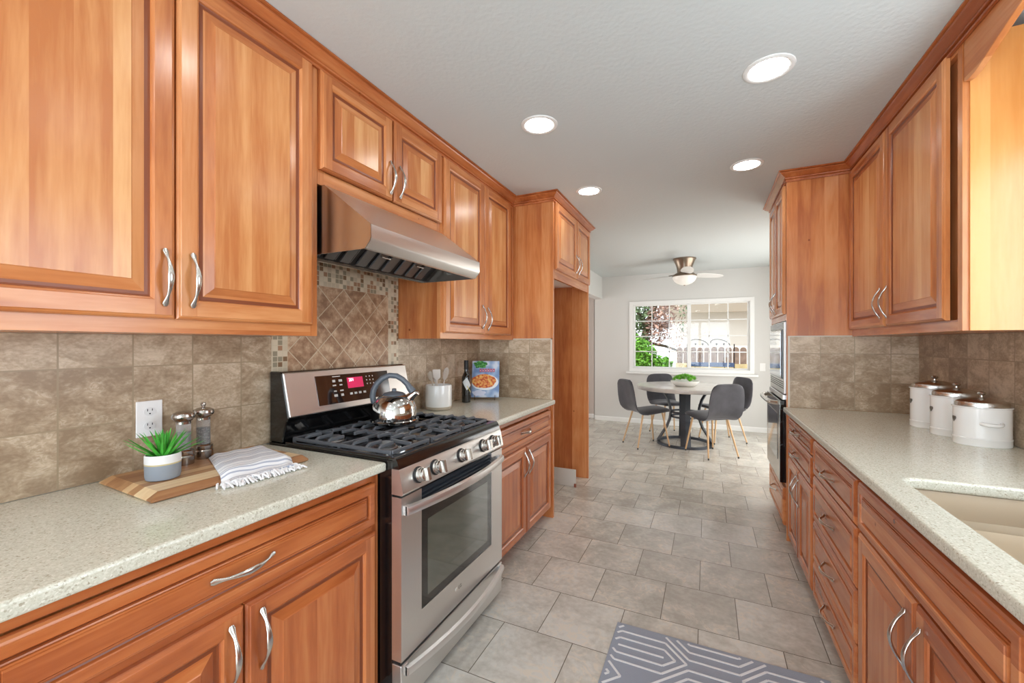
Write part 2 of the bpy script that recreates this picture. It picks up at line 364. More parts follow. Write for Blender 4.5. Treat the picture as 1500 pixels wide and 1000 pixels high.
def plate(name, outer, holes, z0, z1, mats, bev=.006, smooth=40):
    """flat slab with rounded holes from 2D curves"""
    cu = bpy.data.curves.new(name, 'CURVE'); cu.dimensions = '2D'; cu.fill_mode = 'BOTH'
    for loop in [outer] + holes:
        sp = cu.splines.new('POLY'); sp.points.add(len(loop) - 1); sp.use_cyclic_u = True
        for p, q in zip(sp.points, loop): p.co = (q[0], q[1], 0, 1)
    cu.extrude = (z1 - z0) / 2 - bev; cu.bevel_depth = bev; cu.bevel_resolution = 3; cu.offset = -bev
    t = bpy.data.objects.new('tmp', cu); col.objects.link(t)
    me = bpy.data.meshes.new_from_object(t.evaluated_get(bpy.context.evaluated_depsgraph_get())); bpy.data.objects.remove(t)
    me.name = name; me.transform(Matrix.Translation((0, 0, (z0 + z1) / 2)))
    me.materials.clear()
    for m_ in mats: me.materials.append(m_)
    me.polygons.foreach_set('use_smooth', [True] * len(me.polygons)); me.set_sharp_from_angle(angle=radians(smooth))
    o = bpy.data.objects.new(name, me); col.objects.link(o); WO[o.name] = Vector((0, 0, 0)); return o
def rrect(x0, x1, y0, y1, r, n=6):
    out = []
    for cx, cy, a0 in ((x1 - r, y1 - r, 0), (x0 + r, y1 - r, 90), (x0 + r, y0 + r, 180), (x1 - r, y0 + r, 270)):
        for k in range(n + 1):
            a = radians(a0 + 90 * k / n); out.append((cx + r * cos(a), cy + r * sin(a)))
    return out

# ------------------------------------------------------------------ room shell
CZ = 2.44; XL = -1.68; XR = 1.145; YB = 7.12
struct(MB().box(-4.2, 1.3, -2.4, 7.6, -.12, 0).build('floor', FLOORM))
HWOOD = wood('hall_floor_wood', 'Y', srgb(160, 100, 66), srgb(140, 82, 52), srgb(112, 62, 40), .09)
struct(MB().box(-4.2, -1.86, 4.1, 7.5, 0, .004).build('trim_1', HWOOD))
struct(MB().box(-4.2, 1.3, -2.4, 7.6, CZ, CZ + .1).build('ceiling', CEILM))
struct(MB().box(XL - .12, XL, -2.4, 4.12, 0, CZ).build('wall_left', WALLM))
m = MB(); m.box(-1.76, -1.63, 4.12, 4.7, 0, CZ); m.box(-1.76, -1.63, 4.7, 7.12, 2.07, CZ)
struct(m.build('wall_dining_left', WALLM))
m = MB(); m.box(-1.76, -1.12, YB, YB + .13, 0, CZ); m.box(.575, 1.3, YB, YB + .13, 0, CZ)
m.box(-1.12, .575, YB, YB + .13, 0, .90); m.box(-1.12, .575, YB, YB + .13, 1.955, CZ)
struct(m.build('wall_back', WALLM))
m = MB(); m.box(-4.2, -1.76, 7.25, 7.4, 0, CZ); m.box(-4.2, -4.08, 4.1, 4.6, 0, CZ); m.box(-4.2, -4.08, 6.6, 7.25, 0, CZ); m.box(-4.2, -4.08, 4.6, 6.6, 2.2, CZ); m.box(-4.2, -1.8, 4.0, 4.12, 0, CZ)
m.box(-1.80, -1.76, YB + .13, 7.25, 0, CZ)
struct(m.build('wall_hall', HALLM))
m = MB(); m.box(XR, XR + .12, -2.4, .72, 0, CZ); m.box(XR, XR + .12, 1.78, 4.55, 0, CZ); m.box(XR, XR + .12, 6.55, 7.6, 0, CZ); m.box(XR, XR + .12, 4.55, 6.55, 2.1, CZ); m.box(XR, XR + .12, .72, 1.78, 0, 1.12); m.box(XR, XR + .12, .72, 1.78, 2.1, CZ)
struct(m.build('wall_right', WALLM))
m = MB(); m.box(-1.68, -1.4, -2.4, -2.28, 0, CZ); m.box(.9, XR, -2.4, -2.28, 0, CZ); m.box(-1.4, .9, -2.4, -2.28, 2.13, CZ); struct(m.build('wall_behind', WALLM))
struct(MB().sweep([(XR, YB), (-1.76, YB)], [(0, 0), (.014, 0), (.014, .058), (.009, .072), (0, .072)], -1).build('baseboard_back', WHITE))
struct(MB().sweep([(-1.80, 7.25), (-4.08, 7.25)], [(0, .004), (.014, .004), (.014, .058), (.009, .072), (0, .072)], -1).build('baseboard_hall', WHITE))

# ------------------------------------------------------------------ windows
def glass_mat():
    m, nt, p = newmat('window_glass'); nt.nodes.remove(p)
    out = nt.nodes['Material Output']; t = nd(nt, 'ShaderNodeBsdfTransparent'); g = nd(nt, 'ShaderNodeBsdfGlossy'); g.inputs['Roughness'].default_value = .02
    t.inputs[0].default_value = (.98, .985, .985, 1)
    mx = nd(nt, 'ShaderNodeMixShader'); mx.inputs[0].default_value = .02
    nt.links.new(t.outputs[0], mx.inputs[1]); nt.links.new(g.outputs[0], mx.inputs[2]); nt.links.new(mx.outputs[0], out.inputs[0]); return m
WGL = glass_mat()
def frame_rects(mb, x0, x1, z0, z1, y0, y1, wd):
    mb.box(x0, x1, y0, y1, z1 - wd, z1); mb.box(x0, x1, y0, y1, z0, z0 + wd)
    mb.box(x0, x0 + wd, y0, y1, z0 + wd, z1 - wd); mb.box(x1 - wd, x1, y0, y1, z0 + wd, z1 - wd)
win = struct(thing('window_1', (-.27, YB, .85), 'white sliding window with divided panes above the dining table', 'window'))
m = MB(); frame_rects(m, -1.176, .63, .85, 2.0, YB - .016, YB, .058)
m.box(-1.12, .575, YB, YB + .13, .886, .90); m.build('window_casing', WHITE, win, bevel=.003)
m = MB(); frame_rects(m, -1.12, .575, .90, 1.955, YB + .03, YB + .09, .03); m.box(-.29, -.235, YB + .02, YB + .07, .93, 1.925); m.build('window_sash', WHITE, win, bevel=.003)
for x0, x1 in ((-1.09, -.29), (-.235, .545)):
    m = MB()
    for k in (1, 2): xx = x0 + (x1 - x0) * k / 3; m.box(xx - .007, xx + .007, YB + .046, YB + .058, .93, 1.925)
    for k in (1, 2, 3): zz = .93 + .995 * k / 4; m.box(x0, x1, YB + .046, YB + .058, zz - .007, zz + .007)
    m.build('muntin', WHITE, win)
    MB().box(x0, x1, YB + .06, YB + .064, .93, 1.925).build('window_pane', WGL, win)
MB().box(-1.225, .68, YB - .05, YB - .001, .812, .848).build('window_sill', WHITE, win, bevel=.006)
win2 = struct(thing('window_2', (XR, 1.25, 1.1), 'window over the kitchen sink', 'window'))
m = MB()
for (a, b, c_, d) in ((.72, 1.78, 1.08, 1.14), (.72, 1.78, 2.08, 2.12), (.70, .75, 1.12, 2.1), (1.75, 1.80, 1.12, 2.1), (1.23, 1.27, 1.12, 2.1)):
    m.box(XR - .01, XR + .08, a, b, c_, d)
m.build('window_frame', WHITE, win2)
MB().box(XR + .05, XR + .054, .75, 1.75, 1.14, 2.08).build('window_pane', WGL, win2)

for nm, ax, q, a, b in (('door_1', 'x', XR + .03, 4.55, 6.55), ('door_2', 'y', -2.34, -1.4, .9), ('door_3', 'x', -4.14, 4.6, 6.6)):  # doors out of view, added as openings for the fill lights
    t = struct(thing(nm, (q, (a + b) / 2, 0) if ax == 'x' else ((a + b) / 2, q, 0), 'glazed sliding patio door', 'door'))
    c_ = (a + b) / 2; zt = {'door_1': 2.1, 'door_2': 2.13, 'door_3': 2.2}[nm]
    def bx3(m, u0, u1, z0, z1, th): (m.box(q - th, q + th, u0, u1, z0, z1) if ax == 'x' else m.box(u0, u1, q - th, q + th, z0, z1))
    m = MB()
    for u0, u1, z0, z1 in ((a, a + .05, 0, zt), (b - .05, b, 0, zt), (c_ - .04, c_ + .04, 0, zt), (a, b, 0, .06), (a, b, zt - .05, zt)): bx3(m, u0, u1, z0, z1, .02)
    m.build('door_frame', WHITE, t)
    m = MB(); bx3(m, a + .05, c_ - .04, .06, zt - .05, .003); bx3(m, c_ + .04, b - .05, .06, zt - .05, .003); m.build('door_glass', WGL, t)

# ------------------------------------------------------------------ cabinets
def handle_mesh():
    L = .158; mb = MB(); path, rad = [], []
    for i in range(25):
        t = -1 + 2 * i / 24; a = abs(t)
        wv = .0035 + .031 * (.5 + .5 * cos(pi * a)) ** .62
        path.append((wv, 0, t * L / 2))
        r = .0082 - .0044 * min(1, (a / .62) ** 1.5) if a < .62 else .0038 + .0050 * ((a - .62) / .30) ** 1.3
        if a > .92: r = .0088 - .0042 * (a - .92) / .08
        th = .0040 if a < .8 else .0034
        rad.append((th, r))
    mb.tube(path, rad, 12, up=(1, 0, 0))
    me_o = mb.build('handle', NICK, smooth=50); me = me_o.data; bpy.data.objects.remove(me_o); return me
HMESH = handle_mesh()
def add_handle(parent, x, y, z, nx, horiz):
    o = bpy.data.objects.new('handle', HMESH); col.objects.link(o); o.parent = parent
    o.location = Vector((x, y, z)) - WO[parent.name]
    o.rotation_euler = Matrix(((nx, 0, 0), (0, nx if not horiz else 0, 1 if horiz else 0), (0, -nx if horiz else 0, 1 if not horiz else 0))).to_euler() if not horiz else \
        Matrix(((nx, 0, 0), (0, 0, 1), (0, -nx, 0))).to_euler()
    return o
DOORP = [(.000, .0), (.000, .012), (.004, .0165), (.0085, .018), (.010, .020), 'flat', (.050, .020), (.052, .0185), (.0555, .0165), (.0575, .0125), (.062, .0110), (.070, .0108), (.098, .0172), (.1005, .0190)]
DRWP = [(.000, .0), (.000, .012), (.004, .0165), (.0085, .018), (.010, .020), 'flat', (.030, .020), (.032, .0180), (.034, .0110), (.0385, .0090), (.040, .0140), (.0430, .0150), (.0435, .0135), (.0445, .0180), (.0475, .0185), (.048, .0170), (.0495, .0200)]
def front(parent, name, nx, x, y0, y1, z0, z1, prof, hz=False, sc_=1.0, mats=None):
    W_, H_ = y1 - y0, z1 - z0; mb = MB()
    P3 = lambda u, v, w_: (x + nx * w_, y0 + u, z0 + v)
    def q(pts, mi):
        pts = pts if nx > 0 else pts[::-1]; mb.add([P3(*p) for p in pts], [tuple(range(len(pts)))], mi)
    V, Hh, G = (0 if not hz else 1), 1, 3
    prev = None; flat = False
    for it in prof:
        if it == 'flat': flat = True; continue
        i, w_ = it; i *= sc_
        if prev is None: prev = (i, w_); q([(0, H_, 0), (W_, H_, 0), (W_, 0, 0), (0, 0, 0)], V); continue
        a, wa = prev
        if flat:
            b = i; flat = False
            q([(a, a, w_), (b, a, w_), (b, b, w_), (b, H_ - b, w_), (b, H_ - a, w_), (a, H_ - a, w_)], V)
            q([(W_ - b, a, w_), (W_ - a, a, w_), (W_ - a, H_ - a, w_), (W_ - b, H_ - a, w_), (W_ - b, H_ - b, w_), (W_ - b, b, w_)], V)
            q([(b, a, w_), (W_ - b, a, w_), (W_ - b, b, w_), (b, b, w_)], Hh); q([(b, H_ - b, w_), (W_ - b, H_ - b, w_), (W_ - b, H_ - a, w_), (b, H_ - a, w_)], Hh)
        else:
            o_ = [(a, a, wa), (W_ - a, a, wa), (W_ - a, H_ - a, wa), (a, H_ - a, wa)]; n_ = [(i, i, w_), (W_ - i, i, w_), (W_ - i, H_ - i, w_), (i, H_ - i, w_)]
            gro = (w_ <= .0126 and wa <= .0126 and i > .02)
            for k in range(4):
                q([o_[k], o_[(k + 1) % 4], n_[(k + 1) % 4], n_[k]], G if gro else (Hh if k % 2 == 0 else V))
        prev = (i, w_)
    i, w_ = prev
    q([(i, i, w_), (W_ - i, i, w_), (W_ - i, H_ - i, w_), (i, H_ - i, w_)], 1 if hz else 2)
    return mb.build(name, (mats or [FV, FH, WV]) + [GROOVE], parent, origin=(x, (y0 + y1) / 2, (z0 + z1) / 2), fix=False)
def cabinet(name, label, nx, xb, xf, y0, y1, z0, z1, fronts, toe=0, rails=(), stile=.03, fr=(.04, .03), group=None, mids=(), hollow=False):
    mats = [BV, BH, BV] if name == 'base_cabinet' else [FV, FH, WV]
    t = thing(name, ((xb + xf) / 2, (y0 + y1) / 2, 0 if toe else z0), label, 'cabinet', group)
    m = MB(); zz = toe if toe else z0
    if hollow:
        m.box(xb, xf - nx * .02, y0, y1, zz, zz + .02); m.box(xb, xb + nx * .012, y0, y1, zz + .02, z1)
        m.box(xb + nx * .012, xf - nx * .02, y0, y0 + .018, zz + .02, z1); m.box(xb + nx * .012, xf - nx * .02, y1 - .018, y1, zz + .02, z1)
    else: m.box(xb, xf - nx * .02, y0, y1, zz, z1)
    if toe: m.box(xb, xf - nx * .09, y0, y1, 0, toe)
    m.build('cabinet_body', mats[0], t)
    m = MB()
    xi = xf - nx * .02
    m.box(xi, xf, y0, y0 + stile, zz, z1, 0); m.box(xi, xf, y1 - stile, y1, zz, z1, 0)
    for s_ in mids: m.box(xi, xf, s_ - stile / 2, s_ + stile / 2, zz, z1, 0)
    m.box(xi, xf - nx * .0003, y0 + stile, y1 - stile, zz, zz + fr[0], 1); m.box(xi, xf - nx * .0003, y0 + stile, y1 - stile, z1 - fr[1], z1, 1)
    for r in rails: m.box(xi, xf - nx * .0003, y0 + stile, y1 - stile, r - .012, r + .012, 1)
    m.build('face_frame', mats[:2], t)
    for f in fronts:
        kind, a, b, c_, d = f[:5]
        o = front(t, 'door' if kind == 'door' else 'drawer' if kind != 'panel' else 'false_drawer_front', nx, xf + nx * .001, a, b, c_, d, DOORP if kind == 'door' else DRWP, kind != 'door', f[6] if len(f) > 6 else 1.0, mats)
        if len(f) > 5 and f[5]:
            add_handle(o, xf + nx * .021, f[5][0], f[5][1], nx, kind != 'door')
    return t
HU = 1.488
XFL = -1.376
cabinet('wall_cabinet', 'large cherry wall cabinet nearest the camera on the left wall, left of the range hood', 1, XL + .001, XFL, -.4, 1.148, 1.335, 2.39,
        [('door', -.245, .207, 1.375, 2.373, (.17, HU)), ('door', .215, .6625, 1.375, 2.373, (.635, HU)), ('door', .6665, 1.117, 1.375, 2.373, (.7035, HU))])
cabinet('wall_cabinet', 'short two-door cherry wall cabinet directly above the stainless range hood', 1, XL + .001, XFL, 1.149, 1.972, 1.928, 2.39,
        [('door', 1.153, 1.561, 1.985, 2.373, (1.540, 2.088)), ('door', 1.571, 1.968, 1.985, 2.373, (1.606, 2.088))], fr=(.055, .03))
cabinet('wall_cabinet', 'tall two-door cherry wall cabinet between the range hood and the fridge surround', 1, XL + .001, XFL, 1.973, 2.958, 1.335, 2.39,
        [('door', 1.994, 2.460, 1.368, 2.373, (2.430, HU - .005)), ('door', 2.468, 2.885, 1.368, 2.373, (2.505, HU - .015))], fr=(.04, .03), stile=.025)
# left base run
XFB = -1.066
cabinet('base_cabinet', 'cherry base cabinet nearest the camera on the left, under the counter with the cutting board', 1, XL + .001, XFB, -.4, 1.145, .085, .852,
        [('drawer', .215, 1.118, .672, .818, (.657, .750)), ('door', .215, .6605, .095, .650, (.625, .545)), ('door', .6655, 1.118, .095, .650, (.7025, .545)),
         ('drawer', -.36, .205, .672, .818, (-.08, .750)), ('door', -.36, .205, .095, .650, (.165, .545))], toe=.085, rails=(.661,))
cabinet('base_cabinet', 'cherry base cabinet between the stove and the fridge surround', 1, XL + .001, XFB, 1.935, 2.958, .085, .852,
        [('drawer', 1.985, 2.913, .674, .815, (2.43, .750)), ('door', 1.985, 2.450, .095, .648, (2.415, .545)), ('door', 2.456, 2.913, .095, .648, (2.487, .545))], toe=.085, rails=(.661,), stile=.045)
# fridge surround
t = thing('fridge_cabinet', (-1.36, 3.48, 0), 'tall cherry fridge surround with an empty alcove and two small doors on top', 'cabinet')
MB().box(XL + .001, -1.047, 2.960, 2.985, 0, 2.39).build('side_panel', FV, t, origin=(-1.36, 2.97, 0), bevel=.001)
MB().box(XL + .001, -1.047, 3.975, 4.0, 0, 2.39).build('side_panel', FV, t, origin=(-1.36, 3.99, 0), bevel=.001)
m = MB(); m.box(XL + .001, -1.068, 2.985, 3.975, 1.862, 2.39); m.build('cabinet_body', WHITE, t)
m = MB(); m.box(-1.068, -1.050, 2.985, 3.010, 1.80, 2.39, 0); m.box(-1.068, -1.050, 3.95, 3.975, 1.80, 2.39, 0)
m.box(-1.068, -1.0503, 3.010, 3.95, 1.80, 1.872, 1); m.box(-1.068, -1.0503, 3.010, 3.95, 2.36, 2.39, 1); m.build('face_frame', [FV, FH], t)
for a, b, hy in ((2.998, 3.540, 3.505), (3.546, 3.990, 3.585)):
    o = front(t, 'door', 1, -1.049, a, b, 1.870, 2.385, DOORP); add_handle(o, -1.029, hy, 1.99, 1, False)
# white plate left in the alcove
t = thing('toe_plate', (-1.38, 3.7, 0), 'low white metal plate standing on the floor inside the empty fridge alcove', 'plate')
MB().box(XL + .002, -1.087, 3.69, 3.70, 0, .155).build('plate_panel', simple('enamelled_plate', srgb(205, 202, 194), .4), t, bevel=.002)
MB().box(-1.100, -1.080, 3.672, 3.69, 0, .03).build('foot', simple('rusty_foot', srgb(140, 80, 60), .5), t, bevel=.003)

# right base run
XFR = .485
cabinet('base_cabinet', 'narrow cherry base cabinet beside the wall oven, with two small drawers above two slim doors', -1, XR - .001, XFR, 2.478, 3.268, .075, .852,
        [('drawer', 2.505, 3.15, .752, .836, (2.84, .795), .62), ('drawer', 2.505, 3.15, .592, .742, (2.84, .668)), ('door', 2.830, 3.15, .080, .582, (2.865, .47)), ('door', 2.505, 2.824, .080, .582, (2.79, .47))],
        toe=.075, rails=(.747, .587), stile=.04)
cabinet('base_cabinet', 'cherry base cabinet with a stack of four drawers on the right side', -1, XR - .001, XFR, 1.806, 2.476, .075, .852,
        [('drawer', 1.822, 2.462, .672, .832, (2.14, .752)), ('drawer', 1.822, 2.462, .455, .664, (2.14, .56)), ('drawer', 1.822, 2.462, .260, .447, (2.14, .354)), ('drawer', 1.822, 2.462, .080, .252, (2.14, .166))],
        toe=.075, rails=(.668, .451, .256), stile=.02)
cabinet('base_cabinet', 'cherry sink base cabinet with a false drawer front, right foreground', -1, XR - .001, XFR, -.4, 1.804, .075, .852,
        [('panel', .965, 1.797, .672, .832, None), ('door', 1.364, 1.793, .080, .662, (1.402, .545)), ('door', .93, 1.357, .080, .662, (1.318, .545)),
         ('drawer', .25, .90, .672, .832, (.57, .752)), ('door', .25, .90, .080, .662, (.85, .545)), ('door', -.38, .24, .080, .832, (.20, .7))], toe=.075, rails=(.667,), hollow=True)
# wall cabinet on the right
XRF = .822
tcab = cabinet('wall_cabinet', 'two-door cherry wall cabinet on the right wall above the white canisters', -1, XR - .001, XRF, 2.025, 3.268, 1.352, 2.39,
        [('door', 2.690, 3.262, 1.392, 2.378, (2.79, 1.51)), ('door', 2.104, 2.672, 1.392, 2.378, (2.672 - .0, 1.51))], fr=(.04, .03), stile=.03)
for ch in tcab.children:
    if ch.name.startswith('door'):
        h = ch.children[0]; h.location.y += (-.062 if WO[ch.name].y > 2.6 else -.032)
# end panel facing the sink, the valance light's warm glow put into its colour
ENDW = wood('warm_glow_end_panel', 'Z', srgb(230, 166, 98), srgb(222, 154, 84), srgb(212, 140, 70), .09)
MB().box(XRF + .018, XR - .001, 2.0185, 2.0245, 1.352, 2.39).build('end_panel', ENDW, tcab)
# valance over the sink
pts = [(2.0245, 2.39), (2.0245, 2.232), (1.99, 2.226), (1.95, 2.229), (1.90, 2.243), (1.84, 2.262), (1.77, 2.282), (1.70, 2.300), (1.55, 2.325), (1.35, 2.335), (1.15, 2.33), (.95, 2.31), (.75, 2.28), (.6, 2.25), (.5, 2.23), (.5, 2.39)]
pts = [(a if i else 2.0175, b) for i, (a, b) in enumerate(pts)]; pts[1] = (2.0175, 2.232)
v = MB().prism(pts, 'X', XRF + .001, XRF + .021).build('valance', FH, bevel=.002)
tag(v, 'cherry valance board with a curved lower edge spanning above the sink', 'valance')

# oven tower
t = thing('oven_cabinet', (.81, 3.66, 0), 'tall cherry oven cabinet housing the wall oven and microwave', 'cabinet')
tt = t
m = MB(); m.box(.475, XR - .001, 3.272, 3.292, 0, 2.39); m.build('side_panel', FV, t, bevel=.001)
m = MB(); m.box(.50, XR - .001, 3.293, 4.03, .07, .345); m.box(.50, XR - .001, 3.293, 4.03, 1.47, 2.39); m.box(.56, XR - .001, 3.293, 4.03, 0, .07)
m.box(.50, XR - .001, 4.008, 4.03, .345, 1.47); m.box(1.10, XR - .001, 3.293, 4.008, .345, 1.47); m.build('cabinet_body', WV, t)
m = MB(); m.box(.480, .499, 3.293, 3.325, .07, 2.39, 0); m.box(.480, .499, 3.995, 4.03, .07, 2.39, 0)
for a, b in ((.07, .10), (.335, .362), (1.462, 1.51), (2.35, 2.39)): m.box(.4803, .499, 3.325, 3.995, a, b, 1)
m.build('face_frame', [FV, FH], t)
for a, b, hy in ((3.33, 3.655, 3.69 - .07), (3.662, 3.99, 3.70)):
    o = front(t, 'door', -1, .479, a, b, 1.505, 2.37, DOORP); add_handle(o, .459, hy, 1.60, -1, False)
o = front(t, 'drawer', -1, .479, 3.32, 3.99, .085, .338, DRWP, True); add_handle(o, .459, 3.66, .235, -1, True)
# microwave
t = thing('microwave', (.75, 3.66, .965), 'built-in stainless microwave above the wall oven in the oven cabinet', 'microwave')
MB().box(.505, 1.09, 3.34, 3.985, .968, 1.448).build('housing', BLACKM, t)
m = MB(); m.box(.468, .504, 3.33, 3.375, .965, 1.455); m.box(.468, .504, 3.945, 3.992, .965, 1.455); m.box(.468, .504, 3.375, 3.945, 1.405, 1.455); m.box(.468, .504, 3.375, 3.945, .965, 1.062)
m.build('trim_frame', STEEL, t, bevel=.003)
for k in range(4): MB().box(.4665, .4685, 3.35, 3.975, 1.412 + k * .010, 1.416 + k * .010).build('vent_slot', BLACKM, t)
for k in range(4): MB().box(.4665, .4685, 3.35, 3.975, 1.000 + k * .014, 1.005 + k * .014).build('vent_slot', BLACKM, t)
m = MB(); m.box(.458, .504, 3.378, 3.942, 1.066, 1.402); mo = m.build('door', BLACK, t, bevel=.004)
MB().box(.4565, .4579, 3.40, 3.92, 1.085, 1.385).build('door_glass', MIRR, mo)
# wall oven
t = thing('wall_oven', (.75, 3.66, .37), 'built-in stainless wall oven with a bowed handle in the oven cabinet', 'oven')
MB().box(.505, 1.09, 3.34, 3.985, .372, .955).build('housing', BLACKM, t)
MB().box(.460, .504, 3.332, 3.99, .925, .960).build('control_strip', STEEL, t, bevel=.003)
m = MB(); m.box(.445, .504, 3.328, 3.992, .368, .918, 1); m.box(.4445, .4449, 3.332, 3.988, .372, .914, 0)
od = m.build('door', [STEELZ, BLACK], t)
MB().box(.4425, .4443, 3.43, 3.90, .50, .82).build('door_glass', GLASSB, od)
m = MB(); p = [(.445, 3.37, .900)] + [(.445 - .055 * (1 - abs(s) ** 4) ** .5 if abs(s) < 1 else .445, 3.66 + .285 * s, .900) for s in [x / 10 for x in range(-10, 11)]] + [(.445, 3.95, .900)]
m.tube(p[1:-1], .0155, 12, up=(0, 0, 1)); m.build('handle', NICK, od, smooth=50)

# crown mouldings
CP = [(.001, 2.372), (.011, 2.372), (.012, 2.380), (.006, 2.382), (.006, 2.388), (.016, 2.390), (.017, 2.397), (.011, 2.3995), (.024, 2.408), (.042, 2.421), (.046, 2.427), (.040, 2.4295), (.054, 2.433), (.054, 2.4385), (.001, 2.4385)]
cr = MB().sweep([(XFL, -.4), (XFL, 2.959), (-1.048, 2.959), (-1.048, 4.001), (XL + .001, 4.001)], CP, 1).build('crown_molding', BH)
tag(cr, 'stained crown molding along the top of the left cabinets and fridge surround', 'molding')
cr = MB().sweep([(XRF, -.4), (XRF, 3.270), (.478, 3.270), (.478, 4.031), (XR - .001, 4.031)], CP, -1).build('crown_molding', BH)
tag(cr, 'stained crown molding along the top of the right cabinets and oven cabinet', 'molding')
# ------------------------------------------------------------------ counters, splashes
ZC = .887
c = plate('countertop', [(XL + .002, -.45), (-1.030, -.45), (-1.030, 1.147), (XL + .002, 1.147)], [], .8525, ZC, [QUARTZ], .009)
tag(c, 'speckled cream countertop left of the stove with the cutting board on it', 'countertop')
c = plate('countertop', [(XL + .002, 1.935), (-1.030, 1.935), (-1.030, 2.958), (XL + .002, 2.958)], [], .8525, ZC, [QUARTZ], .009)
tag(c, 'short speckled cream countertop right of the stove with crock, bottle and cookbook', 'countertop')
hole = rrect(.548, .98, .90, 1.705, .05)[::-1]
c = plate('countertop', [(.456, -.45), (XR - .002, -.45), (XR - .002, 3.268), (.456, 3.268)], [hole], .8525, ZC, [QUARTZ], .009)
tag(c, 'long speckled cream countertop on the right with the sink cut into it', 'countertop')
# sink: two bowls with a low divider
def bowl(mb, x0, x1, y0, y1, ztop, zb):
    prev = None
    lv = [(0, ztop), (.006, ztop - .02), (.012, zb + .05), (.022, zb + .02), (.05, zb + .003), (.08, zb)]
    loops = [[(p[0], p[1], z) for p in rrect(x0 + i, x1 - i, y0 + i, y1 - i, .055 + i * .3)] for i, z in lv]
    b = len(mb.v); n = len(loops[0])
    vs_ = [q for l in loops for q in l]; fs = []
    for i in range(len(loops) - 1):
        for k in range(n): fs.append((i * n + k, i * n + (k + 1) % n, (i + 1) * n + (k + 1) % n, (i + 1) * n + k))
    fs.append(tuple(range((len(loops) - 1) * n, len(loops) * n)))
    mb.add(vs_, fs)
t = thing('sink', (.76, 1.3, .65), 'bisque double-bowl undermount sink set in the right countertop', 'sink')
m = MB()
bowl(m, .540, .990, 1.462, 1.713, .8515, .66); m.build('bowl', SINKM, t, smooth=50, fix=False)
m = MB(); bowl(m, .540, .990, .892, 1.398, .8515, .66); m.build('bowl', SINKM, t, smooth=50, fix=False)
m = MB(); m.tube([(.543, 1.430, .796), (.765, 1.430, .792), (.987, 1.430, .796)], [(.030, .036)] * 3, 20, up=(0, 0, 1)); m.build('divider', simple('white_sink_rim', srgb(240, 238, 232), .2), t, smooth=60)
m = MB(); m.box(.500, 1.03, .85, 1.76, .640, .658); m.box(.500, .538, .85, 1.76, .658, .8515); m.box(.992, 1.03, .85, 1.76, .658, .8515)
m.box(.538, .992, .85, .890, .658, .8515); m.box(.538, .992, 1.715, 1.76, .658, .8515); m.build('outer_shell', SINKM, t)

s = struct(MB().box(XL, XL + .009, -.4, 1.1665, ZC + .001, 1.334).build('trim_2', SPL))
s = struct(MB().box(XL, XL + .010, 1.1668, 1.9655, .80, 1.72).build('trim_3', DIAM))
s = struct(MB().box(XL, XL + .009, 1.9658, 2.9505, ZC + .001, 1.334).build('trim_4', SPL))
m = MB(); m.box(XL + .009, -1.064, 2.951, 2.959, ZC + .001, 1.338, 0); m.box(-1.064, -1.052, 2.950, 2.959, ZC + .001, 1.345, 1); m.box(XFL + .004, -1.052, 2.950, 2.959, 1.338, 1.345, 1)
struct(m.build('trim_5', [SPYL, BULL]))
m = MB(); m.box(.492, XR - .009, 3.262, 3.2705, ZC + .001, 1.350, 0); m.box(.481, .492, 3.261, 3.2705, ZC + .001, 1.357, 1); m.box(.492, XRF - .002, 3.261, 3.2705, 1.350, 1.357, 1)
struct(m.build('trim_6', [SPY, BULL]))
m = MB(); m.box(XR - .009, XR, 1.80, 3.2705, ZC + .001, 1.351); m.box(XR - .009, XR, -.4, 1.80, ZC + .001, 1.08)
struct(m.build('trim_7', SPL))
# ------------------------------------------------------------------ lamps in the ceiling
LAMPM = simple('lamp_diffuser', (1, 1, 1, 1), .5, emit=(1, .97, .93, 1), estr=LAMP)
LAMPM.cycles.emission_sampling = 'FRONT' if hasattr(LAMPM.cycles, 'emission_sampling') else 'AUTO'
lamps = [(-.79, 2.02, 'second nearest pair, on the left side of the ceiling'), (.229, 2.01, 'largest in view, near the top right of the ceiling'),
         (-.797, 3.05, 'on the left, just before the fridge surround'), (.226, 3.03, 'on the right, just before the oven cabinet'),
         (-.79, .95, ''), (.229, .95, ''), (-.79, -.1, ''), (.229, -.1, ''), (-.3, -1.3, '')]  # last five are out of view, added to brighten the room
desc = ['round recessed ceiling light on the left above the hood side of the aisle', 'large round recessed ceiling light at the upper right, nearest the camera',
        'round recessed ceiling light in front of the small fridge-top cabinet doors', 'round recessed ceiling light in front of the tall oven cabinet']
tr_me = MB().lathe([(.072, -.002), (.075, -.005), (.086, -.006), (.094, -.003), (.095, 0), (.072, 0), (.072, -.002)], n=48).build('t', WHITE, smooth=40)
df_me = MB().lathe([(0, -.0035), (.072, -.0035), (.072, -.0005), (0, -.0005)], n=48).build('t', LAMPM)
for i, (x, y, _) in enumerate(lamps):
    t = thing('recessed_light', (x, y, CZ), desc[i] if i < 4 else 'unseen round recessed ceiling light added to brighten the room', 'ceiling light', 'recessed ceiling lights')
    for nm, o0 in (('trim_ring', tr_me), ('diffuser', df_me)):
        o = bpy.data.objects.new(nm, o0.data); col.objects.link(o); o.parent = t
for o in (tr_me, df_me): bpy.data.objects.remove(o)
# warm strip light behind the valance, shining on the end panel
t = thing('valance_light', (.95, 1.3, 2.40), 'warm fluorescent strip light fixed behind the valance above the sink', 'light')
MB().box(.91, .99, .8, 1.80, 2.412, CZ - .001).build('housing', WHITE, t)
MB().tube([(.95, .83, 2.40), (.95, 1.77, 2.40)], .013, 12).build('tube', simple('warm_tube', (1, 1, 1, 1), .5, emit=(1, .62, .28, 1), estr=1.9), t, smooth=40)
